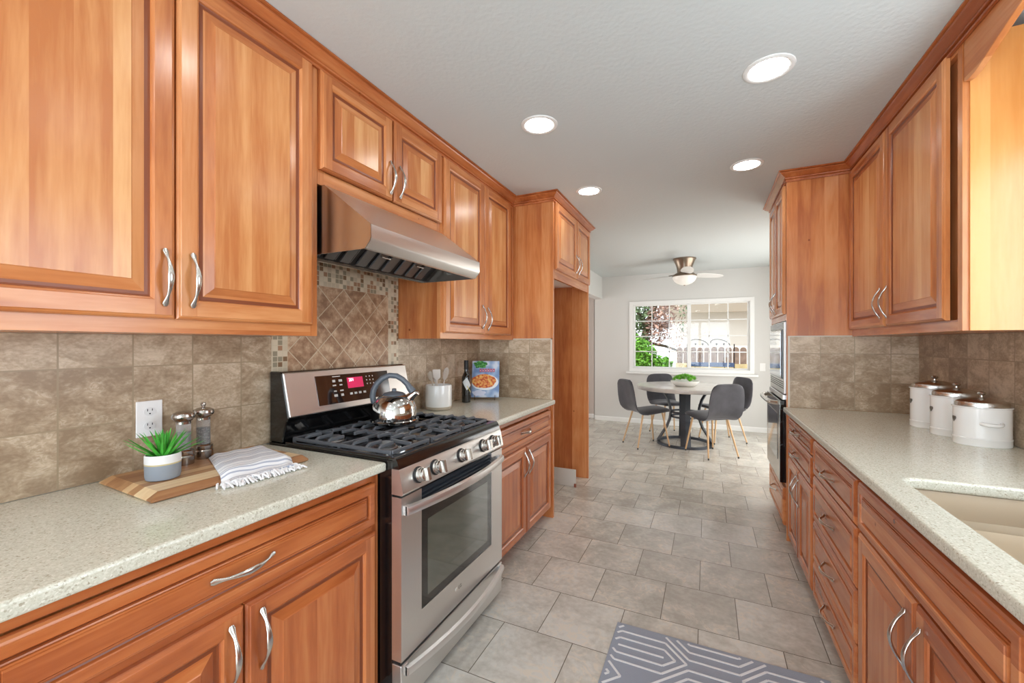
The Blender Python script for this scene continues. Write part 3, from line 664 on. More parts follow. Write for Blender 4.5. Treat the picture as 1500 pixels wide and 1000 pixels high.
# ------------------------------------------------------------------ range hood
t = thing('range_hood', (-1.4, 1.565, 1.66), 'stainless steel range hood mounted under the short cabinet above the stove', 'range hood')
hp = [(-1.679, 1.924), (-1.352, 1.924), (-1.114, 1.743), (-1.114, 1.694), (-1.118, 1.684), (-1.140, 1.658), (-1.150, 1.656)]
m = MB()
Y0, Y1 = 1.160, 1.967
side = hp + [(-1.50, 1.656), (-1.66, 1.700), (-1.669, 1.700), (-1.669, 1.9)]
side[0] = (-1.669, 1.924)
m.prism(side, 'Y', Y0, Y0 + .004, 1); m.prism(side, 'Y', Y1 - .004, Y1, 1)
top = hp[:]; top[0] = (-1.669, 1.924)
inn = [(-1.155, 1.660), (-1.146, 1.664), (-1.124, 1.688), (-1.120, 1.696), (-1.120, 1.738), (-1.354, 1.918), (-1.669, 1.918)]
m.prism(top + inn, 'Y', Y0 + .004, Y1 - .004, 0)
m.build('hood_shell', [STEEL, STEELZ], t, smooth=35)
# slanted filter bank: low at the rear rail, rising steeply towards the front
FA, FB = Vector((-1.492, 1.668)), Vector((-1.315, 1.822)); fdir = (FB - FA).normalized(); fn = Vector((fdir.y, -fdir.x))
MB().prism([tuple(FA), tuple(FB), tuple(FB - fn * .012), tuple(FA - fn * .012)], 'Y', Y0 + .005, Y1 - .005).build('filter_tray', BLACKM, t)
filt = simple('baffle_steel', srgb(120, 120, 120), .38, .6)
for k in range(3):
    a = Y0 + .012 + k * .262; m = MB()
    for j in range(3):
        yy = a + .012 + j * .084
        p0, p1 = FA + fdir * .012, FB - fdir * .005
        for y_0, y_1, o_ in ((yy, yy + .050, .010), (yy + .056, yy + .064, .005)):
            m.prism([tuple(p0 + fn * .0005), tuple(p1 + fn * .0005), tuple(p1 + fn * o_), tuple(p0 + fn * o_)], 'Y', y_0, y_1)
    fo = m.build('baffle_filter', filt, t, bevel=.003)
    h0 = FA + fdir * .10 + fn * .009; h1 = h0 + fn * .014
    MB().tube([(h0.x, a + .10, h0.y), (h1.x, a + .10, h1.y), (h1.x, a + .16, h1.y), (h0.x, a + .16, h0.y)], .003, 8).build('filter_handle', NICK, fo)
MB().box(-1.512, -1.492, Y0 + .004, Y1 - .004, 1.656, 1.672).build('rear_rail', STEELZ, t)
MB().box(-1.668, -1.513, Y0 + .004, Y1 - .004, 1.700, 1.715).build('rear_panel', STEELZ, t)

# ------------------------------------------------------------------ stove
RY0, RY1 = 1.151, 1.926; RC = (RY0 + RY1) / 2
st = thing('stove', (-1.33, RC, 0), 'stainless gas stove with black cooktop and oven door, between the left counters', 'stove')
m = MB(); m.box(XL + .016, -1.005, RY0, RY1, .03, .888); m.build('body', BLACK, st, bevel=.002)
m = MB()
for x in (-1.6, -1.06):
    for y in (RY0 + .05, RY1 - .05): m.lathe([(.018, 0), (.018, .03)], (x, y, 0), 12)
m.build('levelling_feet', BLACKM, st)
# cooktop with raised rim
m = MB(); z0 = .888
m.box(XL + .02, -.990, RY0 - .003, RY1 + .003, z0, z0 + .006)
rim = [(XL + .02, -1.62), (-1.025, -.990)]
m.box(-1.022, -.990, RY0 - .003, RY1 + .003, z0 + .006, z0 + .016); m.box(-1.56, -1.022, RY0 - .003, RY0 + .018, z0 + .006, z0 + .016); m.box(-1.56, -1.022, RY1 - .018, RY1 + .003, z0 + .006, z0 + .016)
m.build('cooktop', BLACK, st, bevel=.004, seg=3)
# black fascia above control panel
m = MB(); m.prism([(-1.004, .866), (-.972, .866), (-.982, .893), (-.990, .903), (-1.004, .903)], 'Y', RY0 - .002, RY1 + .002); m.build('front_rim', BLACK, st, smooth=50)
cp = MB().prism([(-1.004, .776), (-.958, .776), (-.954, .784), (-.970, .860), (-.974, .865), (-1.004, .865)], 'Y', RY0 - .004, RY1 + .004).build('control_panel', STEEL, st, smooth=30)
# knobs
th = math.atan2(.016, .076)
kt = Matrix.Rotation(-pi / 2 + 0, 4, 'Y')
for ky in (1.243, 1.346, 1.537, 1.727, 1.826):
    base = Vector((-.9615, ky, .824)); nrm = Vector((cos(th), 0, sin(th))); R = nrm.to_track_quat('Z', 'Y').to_matrix().to_4x4()
    m = MB(); m.lathe([(.0300, 0), (.0300, .003), (.0285, .004)], (0, 0, 0), 32, 0)
    ko = None
    m.v = [tuple(R @ Vector(q) + base) for q in m.v]
    m2 = MB(); m2.lathe([(.0250, .003), (.0262, .006), (.0262, .012), (.0245, .013), (.0245, .018), (.0255, .019), (.0255, .024), (.0235, .026), (.0232, .034), (.018, .036), (0, .036)], (0, 0, 0), 32)
    m2.box(-.0075, .0075, -.0225, .0225, .034, .050)
    m2.v = [tuple(R @ Vector(q) + base) for q in m2.v]
    k = m2.build('knob', NICK, st, origin=base, smooth=35)
    m.build('bezel', BLACKM, k, smooth=40)
# oven door
m = MB(); xd0, xd1 = -1.004, -.962
m.box(xd0, xd1, RY0 - .003, RY0 + .111, .196, .768, 0); m.box(xd0, xd1, RY1 - .111, RY1 + .003, .196, .768, 0)
m.box(xd0, xd1, RY0 + .111, RY1 - .111, .196, .318, 0); m.box(xd0, xd1 - .012, RY0 + .111, RY1 - .111, .318, .768, 1)
od = m.build('oven_door', [STEEL, BLACK], st)
MB().box(xd1 - .0115, xd1 - .002, RY0 + .112, RY1 - .112, .319, .700).build('door_glass', GLASSB, od, bevel=.001)
MB().box(xd1 - .0019, xd1 - .0012, RY0 + .150, RY1 - .150, .352, .640).build('oven_window', OVENG, od)
m = MB()
for k in range(4): m.prism([(xd1 - .014, .706 + k * .0155), (xd1 - .002, .702 + k * .0155), (xd1 - .002, .708 + k * .0155), (xd1 - .014, .716 + k * .0155)], 'Y', RY0 + .113, RY1 - .113)
m.build('vent_louver', simple('louver_grey', srgb(60, 66, 76), .3, .6), od)
def bow(z, depth, y0_, y1_, x0, h, th_):
    m = MB(); N = 28; vs_ = []; fs = []
    for i in range(N + 1):
        s = -1 + 2 * i / N; y = (y0_ + y1_) / 2 + s * (y1_ - y0_) / 2
        out = x0 + .006 + depth * (1 - s * s)
        for dx, dz in ((0, -h / 2), (th_, -h / 2 + .004), (th_ + .004, 0), (th_, h / 2 - .004), (0, h / 2)):
            vs_.append((out + dx, y, z + dz))
    for i in range(N):
        for j in range(5): fs.append((i * 5 + j, i * 5 + (j + 1) % 5, (i + 1) * 5 + (j + 1) % 5, (i + 1) * 5 + j))
    fs += [tuple(range(5)), tuple(range(N * 5, N * 5 + 5))[::-1]]
    m.add(vs_, fs)
    for yy, sg in ((y0_, 1), (y1_, -1)):
        m.box(x0 - .001, x0 + .012, min(yy, yy + sg * .02), max(yy, yy + sg * .02), z - h / 2 + .002, z + h / 2 - .002)
    return m
HB = brushed('brushed_handle', srgb(232, 232, 232), 'Y', .36)
bow(.720, .038, RY0 + .012, RY1 - .012, xd1, .036, .012).build('handle', HB, od, smooth=40)
# emblem
m = MB(); m.lathe([(0, 0), (.0085, 0), (.0085, .0012), (0, .0012)], (0, 0, 0), 24); m.v = [(xd1 + q[2], 1.500 + q[0], .265 + q[1]) for q in m.v]
e = m.build('emblem', simple('emblem_light', srgb(228, 224, 216), .3, .6), od)
text_mesh('lettering', 'LG', .020, simple('emblem_grey', srgb(128, 124, 118), .4, .5), od, (xd1 + .0006, 1.527, .265), (pi / 2, 0, pi / 2))
# storage drawer
m = MB(); m.box(-1.004, -.962, RY0 - .003, RY1 + .003, .035, .183); dw = m.build('drawer', STEEL, st, bevel=.003)
bow(.160, .040, RY0 + .012, RY1 - .012, -.962, .034, .012).build('handle', HB, dw, smooth=40)
MB().box(-1.003, -.975, RY0, RY1, .1845, .1945).build('drawer_gap', BLACKM, st)
# backguard
m = MB()
m.prism([(XL + .016, .894), (-1.585, .894), (-1.560, .985), (-1.548, .998), (-1.590, 1.180), (-1.600, 1.189), (XL + .016, 1.189)], 'Y', RY0 + .003, RY1 - .003); bgd = m.build('backguard', BLACK, st, bevel=.006, seg=3)
bx = lambda z: -1.545 - (z - .998) * (.042 / .182)
def slab(mb, y0_, y1_, z0_, z1_, o0, o1):
    mb.add([(bx(z0_) + o0, y0_, z0_), (bx(z0_) + o1, y0_, z0_), (bx(z0_) + o1, y1_, z0_), (bx(z0_) + o0, y1_, z0_),
            (bx(z1_) + o0, y0_, z1_), (bx(z1_) + o1, y0_, z1_), (bx(z1_) + o1, y1_, z1_), (bx(z1_) + o0, y1_, z1_)],
           [(0, 3, 2, 1), (4, 5, 6, 7), (0, 1, 5, 4), (1, 2, 6, 5), (2, 3, 7, 6), (3, 0, 4, 7)])
m = MB(); slab(m, RY0 + .004, RY1 - .004, 1.002, 1.184, -.004, .006); m.build('steel_face', STEEL, bgd, bevel=.004)
m = MB(); slab(m, RY0 + .150, RY1 - .165, 1.030, 1.160, .0062, .0075); m.build('display_glass', simple('bronze_black_glass', srgb(38, 26, 22), .06, 0, 1), bgd, bevel=.0008)
m = MB(); slab(m, 1.478, 1.578, 1.092, 1.142, .0077, .0083); m.build('display_screen', simple('red_display', srgb(190, 30, 80), .3, emit=srgb(205, 30, 86), estr=.45), bgd)
rt = (pi / 2 - math.atan2(.042, .182), 0, pi / 2)
text_mesh('display_digits', '201', .022, simple('digit_glow', (1, .9, .95, 1), .4, emit=(1, .85, .92, 1), estr=1.2), bgd, (bx(1.130) + .0088, 1.504, 1.130), rt)
m = MB()
marks = []
for k, zz in enumerate((1.132, 1.112, 1.086, 1.066)):
    for j, yy in enumerate((1.400, 1.438)): marks.append((yy, zz, .020 if (k + j) % 2 else .016, .011 if k in (0, 3) else .006))
for j, yy in enumerate((1.492, 1.520, 1.548, 1.578)): marks.append((yy, 1.066, .017, .010))
for k, zz in enumerate((1.140, 1.122, 1.104)):
    for j in range(3): marks.append((1.604 + j * .022, zz, .006, .006))
marks.append((1.418, 1.152, .045, .004))
PRN = simple('button_print', srgb(205, 200, 195), .5)
for yy, zz, w_, h_ in marks:
    m = MB(); slab(m, yy - w_ / 2, yy + w_ / 2, zz - h_ / 2, zz + h_ / 2, .0077, .0080); m.build('button_mark', PRN, bgd)
# burners
for bx_, by_, r in ((-1.16, 1.285, .042), (-1.44, 1.285, .036), (-1.16, 1.79, .042), (-1.44, 1.79, .036), (-1.30, RC, .040)):
    m = MB(); m.lathe([(r * 1.25, .895), (r * 1.2, .8975), (r, .899), (r, .906), (r * .9, .908), (0, .908)], (bx_, by_, 0), 32)
    b = m.build('burner', simple('burner_alloy', srgb(150, 150, 150), .35, .9), st, smooth=40)
    MB().lathe([(r * .78, .9081), (r * .86, .910), (r * .82, .914), (r * .5, .9152), (0, .9152)], (bx_, by_, 0), 32).build('burner_cap', IRON, b, smooth=40)
# grates: three cast-iron sections
GZ = .923
def grate(y0_, y1_):
    m = MB(); x0, x1 = -1.555, -1.035
    r = .0075; cy = (y0_ + y1_) / 2
    for yy in (y0_ + .010, y1_ - .010): m.bar((x0, yy, GZ - .012), (x1, yy, GZ - .012), .011, .014)
    for xx in (x0, (x0 + x1) / 2, x1): m.bar((xx, y0_ + .010, GZ - .012), (xx, y1_ - .010, GZ - .012), .011, .014)
    for xx in (x0 + .065, x0 + .125, x0 + .195, x1 - .065, x1 - .125, x1 - .195):
        for ya, yb in ((y0_ + .010, cy - .028), (y1_ - .010, cy + .028)):
            m.bar((xx, ya, GZ - .014), (xx, ya + (yb - ya) * .22, GZ + .001), .010, .012); m.bar((xx, ya + (yb - ya) * .18, GZ), (xx, yb, GZ), .010, .014)
    for xa, xb in ((x0, x0 + .10), (x1, x1 - .10)): m.bar((xa, cy, GZ - .004), (xb, cy, GZ), .010, .014)
    for xx in (x0 + .006, (x0 + x1) / 2, x1 - .006):
        for yy in (y0_ + .010, y1_ - .010): m.box(xx - .006, xx + .006, yy - .006, yy + .006, .8945, GZ - .012)
    return m
gw = (RY1 - RY0 - .04) / 3
for k in range(3): grate(RY0 + .02 + k * gw + .002, RY0 + .02 + (k + 1) * gw - .002).build('grate', IRON, st, bevel=.0025)

# ------------------------------------------------------------------ things on the left counter
# kettle
GT = GZ + .0075
KX, KY = -1.352, 1.562
kx = Vector((.9056, .4242, 0)); ky_ = Vector((-.4242, .9056, 0))
t = thing('kettle', (KX, KY, GT), 'polished steel whistling kettle with a dark grey loop handle on the stove', 'kettle')
MB().lathe([(.070, 0), (.098, .001), (.106, .006), (.108, .014), (.104, .018), (.104, .024), (.1045, .048), (.101, .075), (.091, .102), (.073, .122), (.054, .131), (.046, .133), (0, .133)], (KX, KY, GT), 56).build('body', CHROME, t, smooth=30)
GRY = simple('grey_silicone', srgb(88, 94, 102), .42)
lid = MB().lathe([(.052, .1315), (.052, .135), (.042, .142), (.022, .147), (.012, .149), (.010, .154), (.011, .159), (.007, .162), (0, .162)], (KX, KY, GT), 32).build('lid', GRY, t, smooth=40)
kv = lambda a, b, c_=0: tuple(Vector((KX, KY, GT)) + kx * a + ky_ * c_ + Vector((0, 0, b)))
pa = [(-.083, .086), (-.098, .100), (-.103, .125), (-.098, .155), (-.082, .185), (-.056, .210), (-.022, .224), (.012, .221), (.040, .205), (.062, .183), (.076, .162), (.090, .146)]
m = MB(); m.tube([kv(a, b) for a, b in pa], [(.010, .012), (.012, .014), (.013, .014), (.012, .014), (.0105, .013), (.0095, .013), (.0095, .013), (.0095, .013), (.0095, .013), (.010, .013), (.014, .016), (.015, .018)], 14, up=(-.4242, .9056, 0))
m.build('handle', GRY, t, smooth=60)
m = MB(); m.tube([kv(.058, .104), kv(.078, .122), kv(.094, .136), kv(.102, .141)], [.025, .021, .016, .016], 18); m.tube([kv(.098, .139), kv(.110, .138), kv(.115, .131)], [.014, .012, .008], 14); m.build('spout', CHROME, t, smooth=40)
# cutting board (bevelled, skewed on the counter)
A = Vector((-1.322, .598)); C_ = Vector((-1.300, 1.02)); ang = math.atan2(C_.x - A.x, C_.y - A.y)
ux = Vector((sin(ang), cos(ang))); uy = Vector((-cos(ang), sin(ang)))   # ux along the wall, uy to the wall
def brd(u, v, z): q = A + ux * u + uy * v; return (q.x, q.y, z)
def board_mat():
    m, nt, p = newmat('striped_acacia')
    tc = nd(nt, 'ShaderNodeTexCoord'); mp = nd(nt, 'ShaderNodeMapping'); mp.inputs['Rotation'].default_value = (0, 0, ang); nt.links.new(tc.outputs['Object'], mp.inputs[0])
    sep = nd(nt, 'ShaderNodeSeparateXYZ'); nt.links.new(mp.outputs[0], sep.inputs[0])
    wn = nd(nt, 'ShaderNodeTexWhiteNoise', noise_dimensions='1D'); nt.links.new(math_(nt, 'FLOOR', math_(nt, 'DIVIDE', sep.outputs[0], .036)), wn.inputs['W'])
    sc2 = nd(nt, 'ShaderNodeMapping'); sc2.inputs['Scale'].default_value = (60, 5, 60); nt.links.new(mp.outputs[0], sc2.inputs[0])
    nz = nd(nt, 'ShaderNodeTexNoise'); nz.inputs['Scale'].default_value = 1; nz.inputs['Detail'].default_value = 4; nt.links.new(sc2.outputs[0], nz.inputs['Vector'])
    f = math_(nt, 'ADD', math_(nt, 'MULTIPLY', wn.outputs['Value'], .75), math_(nt, 'MULTIPLY', nz.outputs['Fac'], .35))
    nt.links.new(ramp(nt, f, [(.15, srgb(150, 104, 68)), (.42, srgb(190, 148, 104)), (.62, srgb(208, 172, 128)), (.9, srgb(232, 208, 168))]), p.inputs['Base Color'])
    p.inputs['Roughness'].default_value = .45; return m
m = MB(); Lb, Wb, ov = .435, .315, .012
bot = [(-ov * 0, 0), (Lb, 0), (Lb, Wb), (0, Wb)]
lo = [brd(-.010, -.010, ZC + .0005), brd(Lb + .004, -.010, ZC + .0005), brd(Lb + .004, Wb, ZC + .0005), brd(-.010, Wb, ZC + .0005)]
mi_ = [brd(-.014, -.014, ZC + .006), brd(Lb + .010, -.014, ZC + .006), brd(Lb + .010, Wb + .004, ZC + .006), brd(-.014, Wb + .004, ZC + .006)]
hi = [brd(.012, .010, ZC + .022), brd(Lb - .002, .008, ZC + .022), brd(Lb - .002, Wb - .012, ZC + .022), brd(.012, Wb - .012, ZC + .022)]
m.add(lo + mi_ + hi, [(3, 2, 1, 0), (8, 9, 10, 11)] + [(i, (i + 1) % 4, 4 + (i + 1) % 4, 4 + i) for i in range(4)] + [(4 + i, 4 + (i + 1) % 4, 8 + (i + 1) % 4, 8 + i) for i in range(4)])
b = m.build('cutting_board', board_mat(), origin=(A.x - .15, A.y + .2, ZC), bevel=.003)
tag(b, 'striped wooden cutting board lying on the left countertop', 'cutting board')
BT = ZC + .0225
# succulent pot
PX, PY = -1.455, .678
t = thing('potted_succulent', (PX, PY, BT), 'small spiky green succulent in a white and grey pot on the cutting board', 'plant')
m = MB(); prof = [(.035, 0), (.040, .002), (.0422, .010), (.0430, .0445)]; m.lathe(prof, (PX, PY, BT), 40, 0); m.lathe([(.0430, .0446), (.0432, .0485)], (PX, PY, BT), 40, 2)
m.lathe([(.0432, .0486), (.0430, .070), (.0412, .073), (.0385, .071), (.0375, .060), (0, .060)], (PX, PY, BT), 40, 1)
m.build('pot', [simple('pot_grey', srgb(138, 146, 156), .6), simple('pot_white', srgb(226, 226, 226), .5), simple('pot_gold_line', srgb(200, 186, 140), .4)], t, smooth=30)
MB().lathe([(.0370, .0601), (.0365, .064), (0, .066)], (PX, PY, BT), 24).build('soil', simple('soil', srgb(70, 60, 50), .9), t)
m = MB(); rnd = random.Random(4)
def leaf(mb, base, az, el, L, w0, curve):
    d = Vector((cos(az), sin(az), 0)); n = 7; sdv = Vector((-sin(az), cos(az), 0)); pts_ = []
    p_ = Vector(base); e = el
    for i in range(n + 1):
        pts_.append((p_.copy(), e)); p_ += (d * cos(e) + Vector((0, 0, sin(e)))) * L / n; e -= curve / n
    vs_, fs = [], []
    for i, (q, e_) in enumerate(pts_):
        s_ = i / n; w_ = w0 * (1 - s_) ** .75 * (1 if s_ > .1 else .8) + .0003
        nn = Vector((-cos(az) * sin(e_), -sin(az) * sin(e_), cos(e_)))
        vs_ += [q + sdv * w_ + nn * w_ * .35, q - nn * w_ * .3, q - sdv * w_ + nn * w_ * .35, q + nn * w_ * .10]
    for i in range(n):
        for k in range(4): fs.append((i * 4 + k, i * 4 + (k + 1) % 4, (i + 1) * 4 + (k + 1) % 4, (i + 1) * 4 + k))
    mb.add(vs_, fs)
for k in range(38):
    az = k * 2.39996; s = k / 37; el = radians(88 - 58 * s ** .9 + rnd.uniform(-6, 6)); L = .078 + .026 * s + rnd.uniform(-.006, .006)
    leaf(m, (PX + .012 * s * cos(az), PY + .012 * s * sin(az), BT + .060), az, el, L, .0076, radians(rnd.uniform(-10, 14)))
m.build('leaves', simple('succulent_green', srgb(72, 168, 58), .45, var=.45, bscale=30), t, smooth=60)
# mills
def acrylic():
    m, nt, p = newmat('clear_acrylic'); p.inputs['Base Color'].default_value = (.9, .9, .9, 1); p.inputs['Roughness'].default_value = .05
    p.inputs['Transmission Weight'].default_value = .75; p.inputs['IOR'].default_value = 1.3; return m
ACR = acrylic(); MILLM = simple('mill_steel', srgb(176, 170, 164), .18, 1)
def peppercorn(cols, sc_):
    m, nt, p = newmat('mill_filling'); tc = nd(nt, 'ShaderNodeTexCoord'); v_ = nd(nt, 'ShaderNodeTexVoronoi'); v_.inputs['Scale'].default_value = sc_
    nt.links.new(tc.outputs['Object'], v_.inputs['Vector']); bw = nd(nt, 'ShaderNodeRGBToBW'); nt.links.new(v_.outputs['Color'], bw.inputs[0])
    nt.links.new(ramp(nt, bw.outputs[0], [(.2, cols[0]), (.5, cols[1]), (.8, cols[2])]), p.inputs['Base Color']); p.inputs['Roughness'].default_value = .6; return m
def mill(x, y, label, fill, knob, h=.192):
    s_ = h / .192
    t = thing('spice_mill', (x, y, BT), label, 'mill', None)
    L_ = lambda pr: [(r, z * s_) for r, z in pr]
    MB().lathe(L_([(.029, 0), (.0295, .004), (.0295, .026), (.027, .030), (.0285, .034), (.0285, .044), (.024, .048), (0, .048)]), (x, y, BT), 36).build('base', MILLM, t, smooth=30)
    MB().lathe(L_([(.0200, .0485), (.0205, .055), (.0200, .120), (.0195, .132), (0, .132)]), (x, y, BT), 36).build('chamber', ACR, t, smooth=40)
    MB().lathe(L_([(.0170, .050), (.0170, .105), (0, .105)]), (x, y, BT), 24).build('spice_filling', fill, t, smooth=40)
    hd = [(.0205, .1325), (.0205, .140), (.024, .143), (.031, .151), (.0325, .158), (.029, .167), (.018, .173), (.006, .175)]
    if knob: hd += [(.005, .178), (.0065, .181), (.0085, .186), (.0065, .191), (0, .192)]
    else: hd += [(0, .1755)]
    MB().lathe(L_(hd), (x, y, BT), 36).build('head', MILLM, t, smooth=40)
mill(-1.590, .860, 'pepper mill with steel cap and small top knob on the cutting board', peppercorn((srgb(40, 34, 32), srgb(90, 80, 76), srgb(150, 140, 136)), 260), True)
mill(-1.562, .785, 'salt mill with rounded steel cap behind the succulent on the cutting board', peppercorn((srgb(210, 208, 206), srgb(232, 230, 228), srgb(245, 245, 244)), 320), False)
# towel
TW = Vector
def towel():
    m = MB(); N, M = 30, 26
    bl, br_, fr, fl = Vector((-1.560, .860)), Vector((-1.520, 1.035)), Vector((-1.245, .965)), Vector((-1.262, .735))
    grid = []
    for layer in (0, 1):
        for i in range(N + 1):
            for j in range(M + 1):
                s, u = i / N, j / M
                q = bl.lerp(br_, u).lerp(fl.lerp(fr, u), s)
                z = BT + .0008 + .016 * layer * min(1, 8 * min(u, 1 - u) + .25) * min(1, 10 * s + .3) + .0014 * sin(u * 17 + s * 5) * layer + .0010 * sin(s * 23) * layer
                loc = (Vector((q.x, q.y)) - A); v_ = loc.dot(uy)
                drop = 0
                if v_ < .0: drop = min(.021, (-v_) * 1.1)
                z2 = z - drop
                grid.append((q.x, q.y, max(z2, ZC + .001 + .0045 * layer)))
    n1 = (N + 1) * (M + 1); fs = []; mi = []
    for i in range(N):
        for j in range(M):
            a = i * (M + 1) + j
            fs.append((a, a + M + 1, a + M + 2, a + 1)); fs.append((n1 + a, n1 + a + 1, n1 + a + M + 2, n1 + a + M + 1))
    for i in range(N):
        for j in (0, M): a = i * (M + 1) + j; b_ = a + M + 1; fs.append((a, n1 + a, n1 + b_, b_))
    for j in range(M):
        for i in (0, N): a = i * (M + 1) + j; b_ = a + 1; fs.append((a, b_, n1 + b_, n1 + a))
    m.add(grid, fs); return m, fl, fr
def towel_mat():
    m, nt, p = newmat('striped_linen'); tc = nd(nt, 'ShaderNodeTexCoord'); mp = nd(nt, 'ShaderNodeMapping'); mp.inputs['Rotation'].default_value = (0, 0, .12); nt.links.new(tc.outputs['Object'], mp.inputs[0])
    sep = nd(nt, 'ShaderNodeSeparateXYZ'); nt.links.new(mp.outputs[0], sep.inputs[0])
    s_ = math_(nt, 'SINE', math_(nt, 'MULTIPLY', sep.outputs[0], 520))
    wn = nd(nt, 'ShaderNodeTexNoise', noise_dimensions='1D'); wn.inputs['Scale'].default_value = 45; nt.links.new(sep.outputs[0], wn.inputs['W'])
    f = math_(nt, 'MULTIPLY', math_(nt, 'GREATER_THAN', s_, .25), math_(nt, 'GREATER_THAN', wn.outputs['Fac'], .47))
    nt.links.new(mixc(nt, 'MIX', f, srgb(232, 233, 236), srgb(170, 176, 192)), p.inputs['Base Color']); p.inputs['Roughness'].default_value = .9; return m
m, fl, fr = towel()
t = thing('dish_towel', (-1.40, .9, BT), 'folded white and grey striped dish towel with a fringed end draped over the cutting board', 'towel')
m.build('cloth', towel_mat(), t, smooth=70)
m = MB(); rnd = random.Random(9)
for k in range(150):
    u = k / 149; p0 = fl.lerp(fr, u); p0 = Vector((p0.x + rnd.uniform(-.03, .004), p0.y, ZC + rnd.uniform(.006, .014)))
    L = rnd.uniform(.018, .034); a = rnd.uniform(-.7, .7); d = Vector((cos(a), sin(a), 0))
    p1 = p0 + d * L * .5 + Vector((0, 0, .003)); p2 = p0 + d * L; p2.z = ZC + .0035
    m.tube([p0, p1, p2], [.0032, .0036, .0024], 6)
m.build('fringe', simple('white_fringe', srgb(238, 238, 240), .9), t, smooth=60)
# outlet
t = thing('electrical_outlet', (XL + .009, .739, 1.058), 'white double electrical outlet on the tiled wall behind the succulent', 'outlet')
MB().box(XL + .0092, XL + .014, .703, .775, 1.000, 1.117).build('cover_plate', simple('plate_white', srgb(242, 242, 242), .3), t, bevel=.002)
for zz in (1.082, 1.035):
    m = MB(); m.lathe([(0, 0), (.016, 0), (.0165, .0015), (0, .0015)], (0, 0, 0), 28, 0, sy=.85); m.v = [(XL + .0141 + q[2], .739 + q[0], zz + q[1]) for q in m.v]
    so = m.build('socket', simple('socket_white', srgb(232, 232, 232), .3), t)
    m = MB(); m.box(XL + .0157, XL + .0160, .7315, .7335, zz + .001, zz + .009); m.box(XL + .0157, XL + .0160, .7445, .7465, zz + .002, zz + .009)
    m.box(XL + .0157, XL + .0160, .7368, .7412, zz - .009, zz - .005); m.build('slots', BLACKM, so)

# utensil crock
X0, Y0_ = -1.555, 2.215
t = thing('utensil_crock', (X0, Y0_, ZC), 'white ceramic utensil crock with a beige foot on the counter right of the stove', 'crock')
m = MB(); m.lathe([(.060, 0), (.075, .003), (.080, .014), (.082, .022)], (X0, Y0_, ZC), 44, 1); m.lathe([(.082, .0221), (.083, .030), (.083, .152), (.081, .157), (.078, .155), (.077, .03), (0, .028)], (X0, Y0_, ZC), 44, 0)
m.build('vessel', [CERAM, simple('crock_foot', srgb(190, 178, 160), .5)], t, smooth=40)
UT = simple('white_utensil', srgb(216, 206, 196), .45); UT2 = simple('pale_utensil', srgb(190, 176, 160), .5)
ut = [(-.045, .010, -.055, .235, 'spoon', UT2, 'pale beige spoon leaning left in the white crock', 'spoon'), (-.010, -.01, -.012, .245, 'spatula', UT, 'off-white spatula standing upright in the white crock', 'spatula'),
      (.020, .015, .045, .240, 'whisk', UT, 'white balloon whisk in the white crock', 'whisk'), (-.02, .03, -.03, .225, 'spoon', UT, 'white spoon at the back of the white crock', 'spoon')]
for a, b_, c_, h, kind, mt, lb, ct in ut:
    p0 = Vector((X0, Y0_, ZC + .030)) + kx * a * .3 + ky_ * b_ * .3; p1 = Vector((X0, Y0_, ZC + h)) + kx * c_ + ky_ * b_
    t = thing('cooking_' + kind if kind == 'spoon' else kind, p0, lb, ct)
    d = (p1 - p0).normalized(); pm = p0.lerp(p1, .72)
    MB().tube([p0, p0.lerp(p1, .4), pm], [.005, .0045, .004], 8).build('shaft', mt, t, smooth=60)
    m = MB()
    if kind == 'spoon': m.tube([pm, pm + d * .012, pm + d * .032, pm + d * .052, pm + d * .066], [(.004, .004), (.006, .016), (.007, .024), (.006, .020), (.002, .005)], 14, up=ky_)
    elif kind == 'spatula': m.tube([pm, pm + d * .012, pm + d * .02, pm + d * .066, pm + d * .07], [(.004, .004), (.004, .018), (.004, .024), (.003, .026), (.002, .022)], 14, up=ky_)
    else:
        for k in range(5):
            an = pi * k / 5; sd_ = kx * cos(an) + ky_ * sin(an); loop = []
            for j in range(17):
                s_ = j / 16 * pi; loop.append(pm + d * (.085 * sin(s_ / 1) ** 1 * .5 + .085 * .5 * sin(s_)) + sd_ * .026 * cos(s_) * (sin(s_) ** .5 if 0 < j < 16 else 0))
            m.tube(loop, .0016, 6)
    m.build('whisk_loops' if kind == 'whisk' else 'blade' if kind == 'spatula' else 'bowl', mt, t, smooth=60)
# bottle
BX, BY = -1.560, 2.560
t = thing('wine_bottle', (BX, BY, ZC), 'dark wine bottle with a diamond label beside the cookbook', 'bottle')
MB().lathe([(.026, 0), (.031, .003), (.0325, .010), (.0325, .165), (.031, .182), (.024, .200), (.0165, .213), (.0145, .225), (.0145, .252), (0, .252)], (BX, BY, ZC), 36).build('glass_body', simple('dark_green_glass', srgb(18, 20, 18), .07, 0, .6), t, smooth=40)
MB().lathe([(.0158, .236), (.0160, .298), (.0150, .300), (0, .300)], (BX, BY, ZC), 28).build('capsule', BLACKM, t, smooth=40)
m = MB(); dir0 = math.atan2(-BY, -BX)
def on_b(u, z): a = dir0 + u / .0329; return (BX + .0330 * cos(a), BY + .0330 * sin(a), ZC + z)
cu_, cz_ = .004, .135
ring = [(0, .058), (.034, 0), (0, -.058), (-.034, 0)]
vs_, fs = [], []
NN = 12
for i in range(NN + 1):
    u = -.034 + .068 * i / NN; hh = .058 * (1 - abs(u) / .034)
    vs_ += [on_b(cu_ + u, cz_ - hh * .8 - .0 - u * .35), on_b(cu_ + u, cz_ + hh * .75 - u * .35)]
for i in range(NN): fs.append((2 * i, 2 * i + 2, 2 * i + 3, 2 * i + 1))
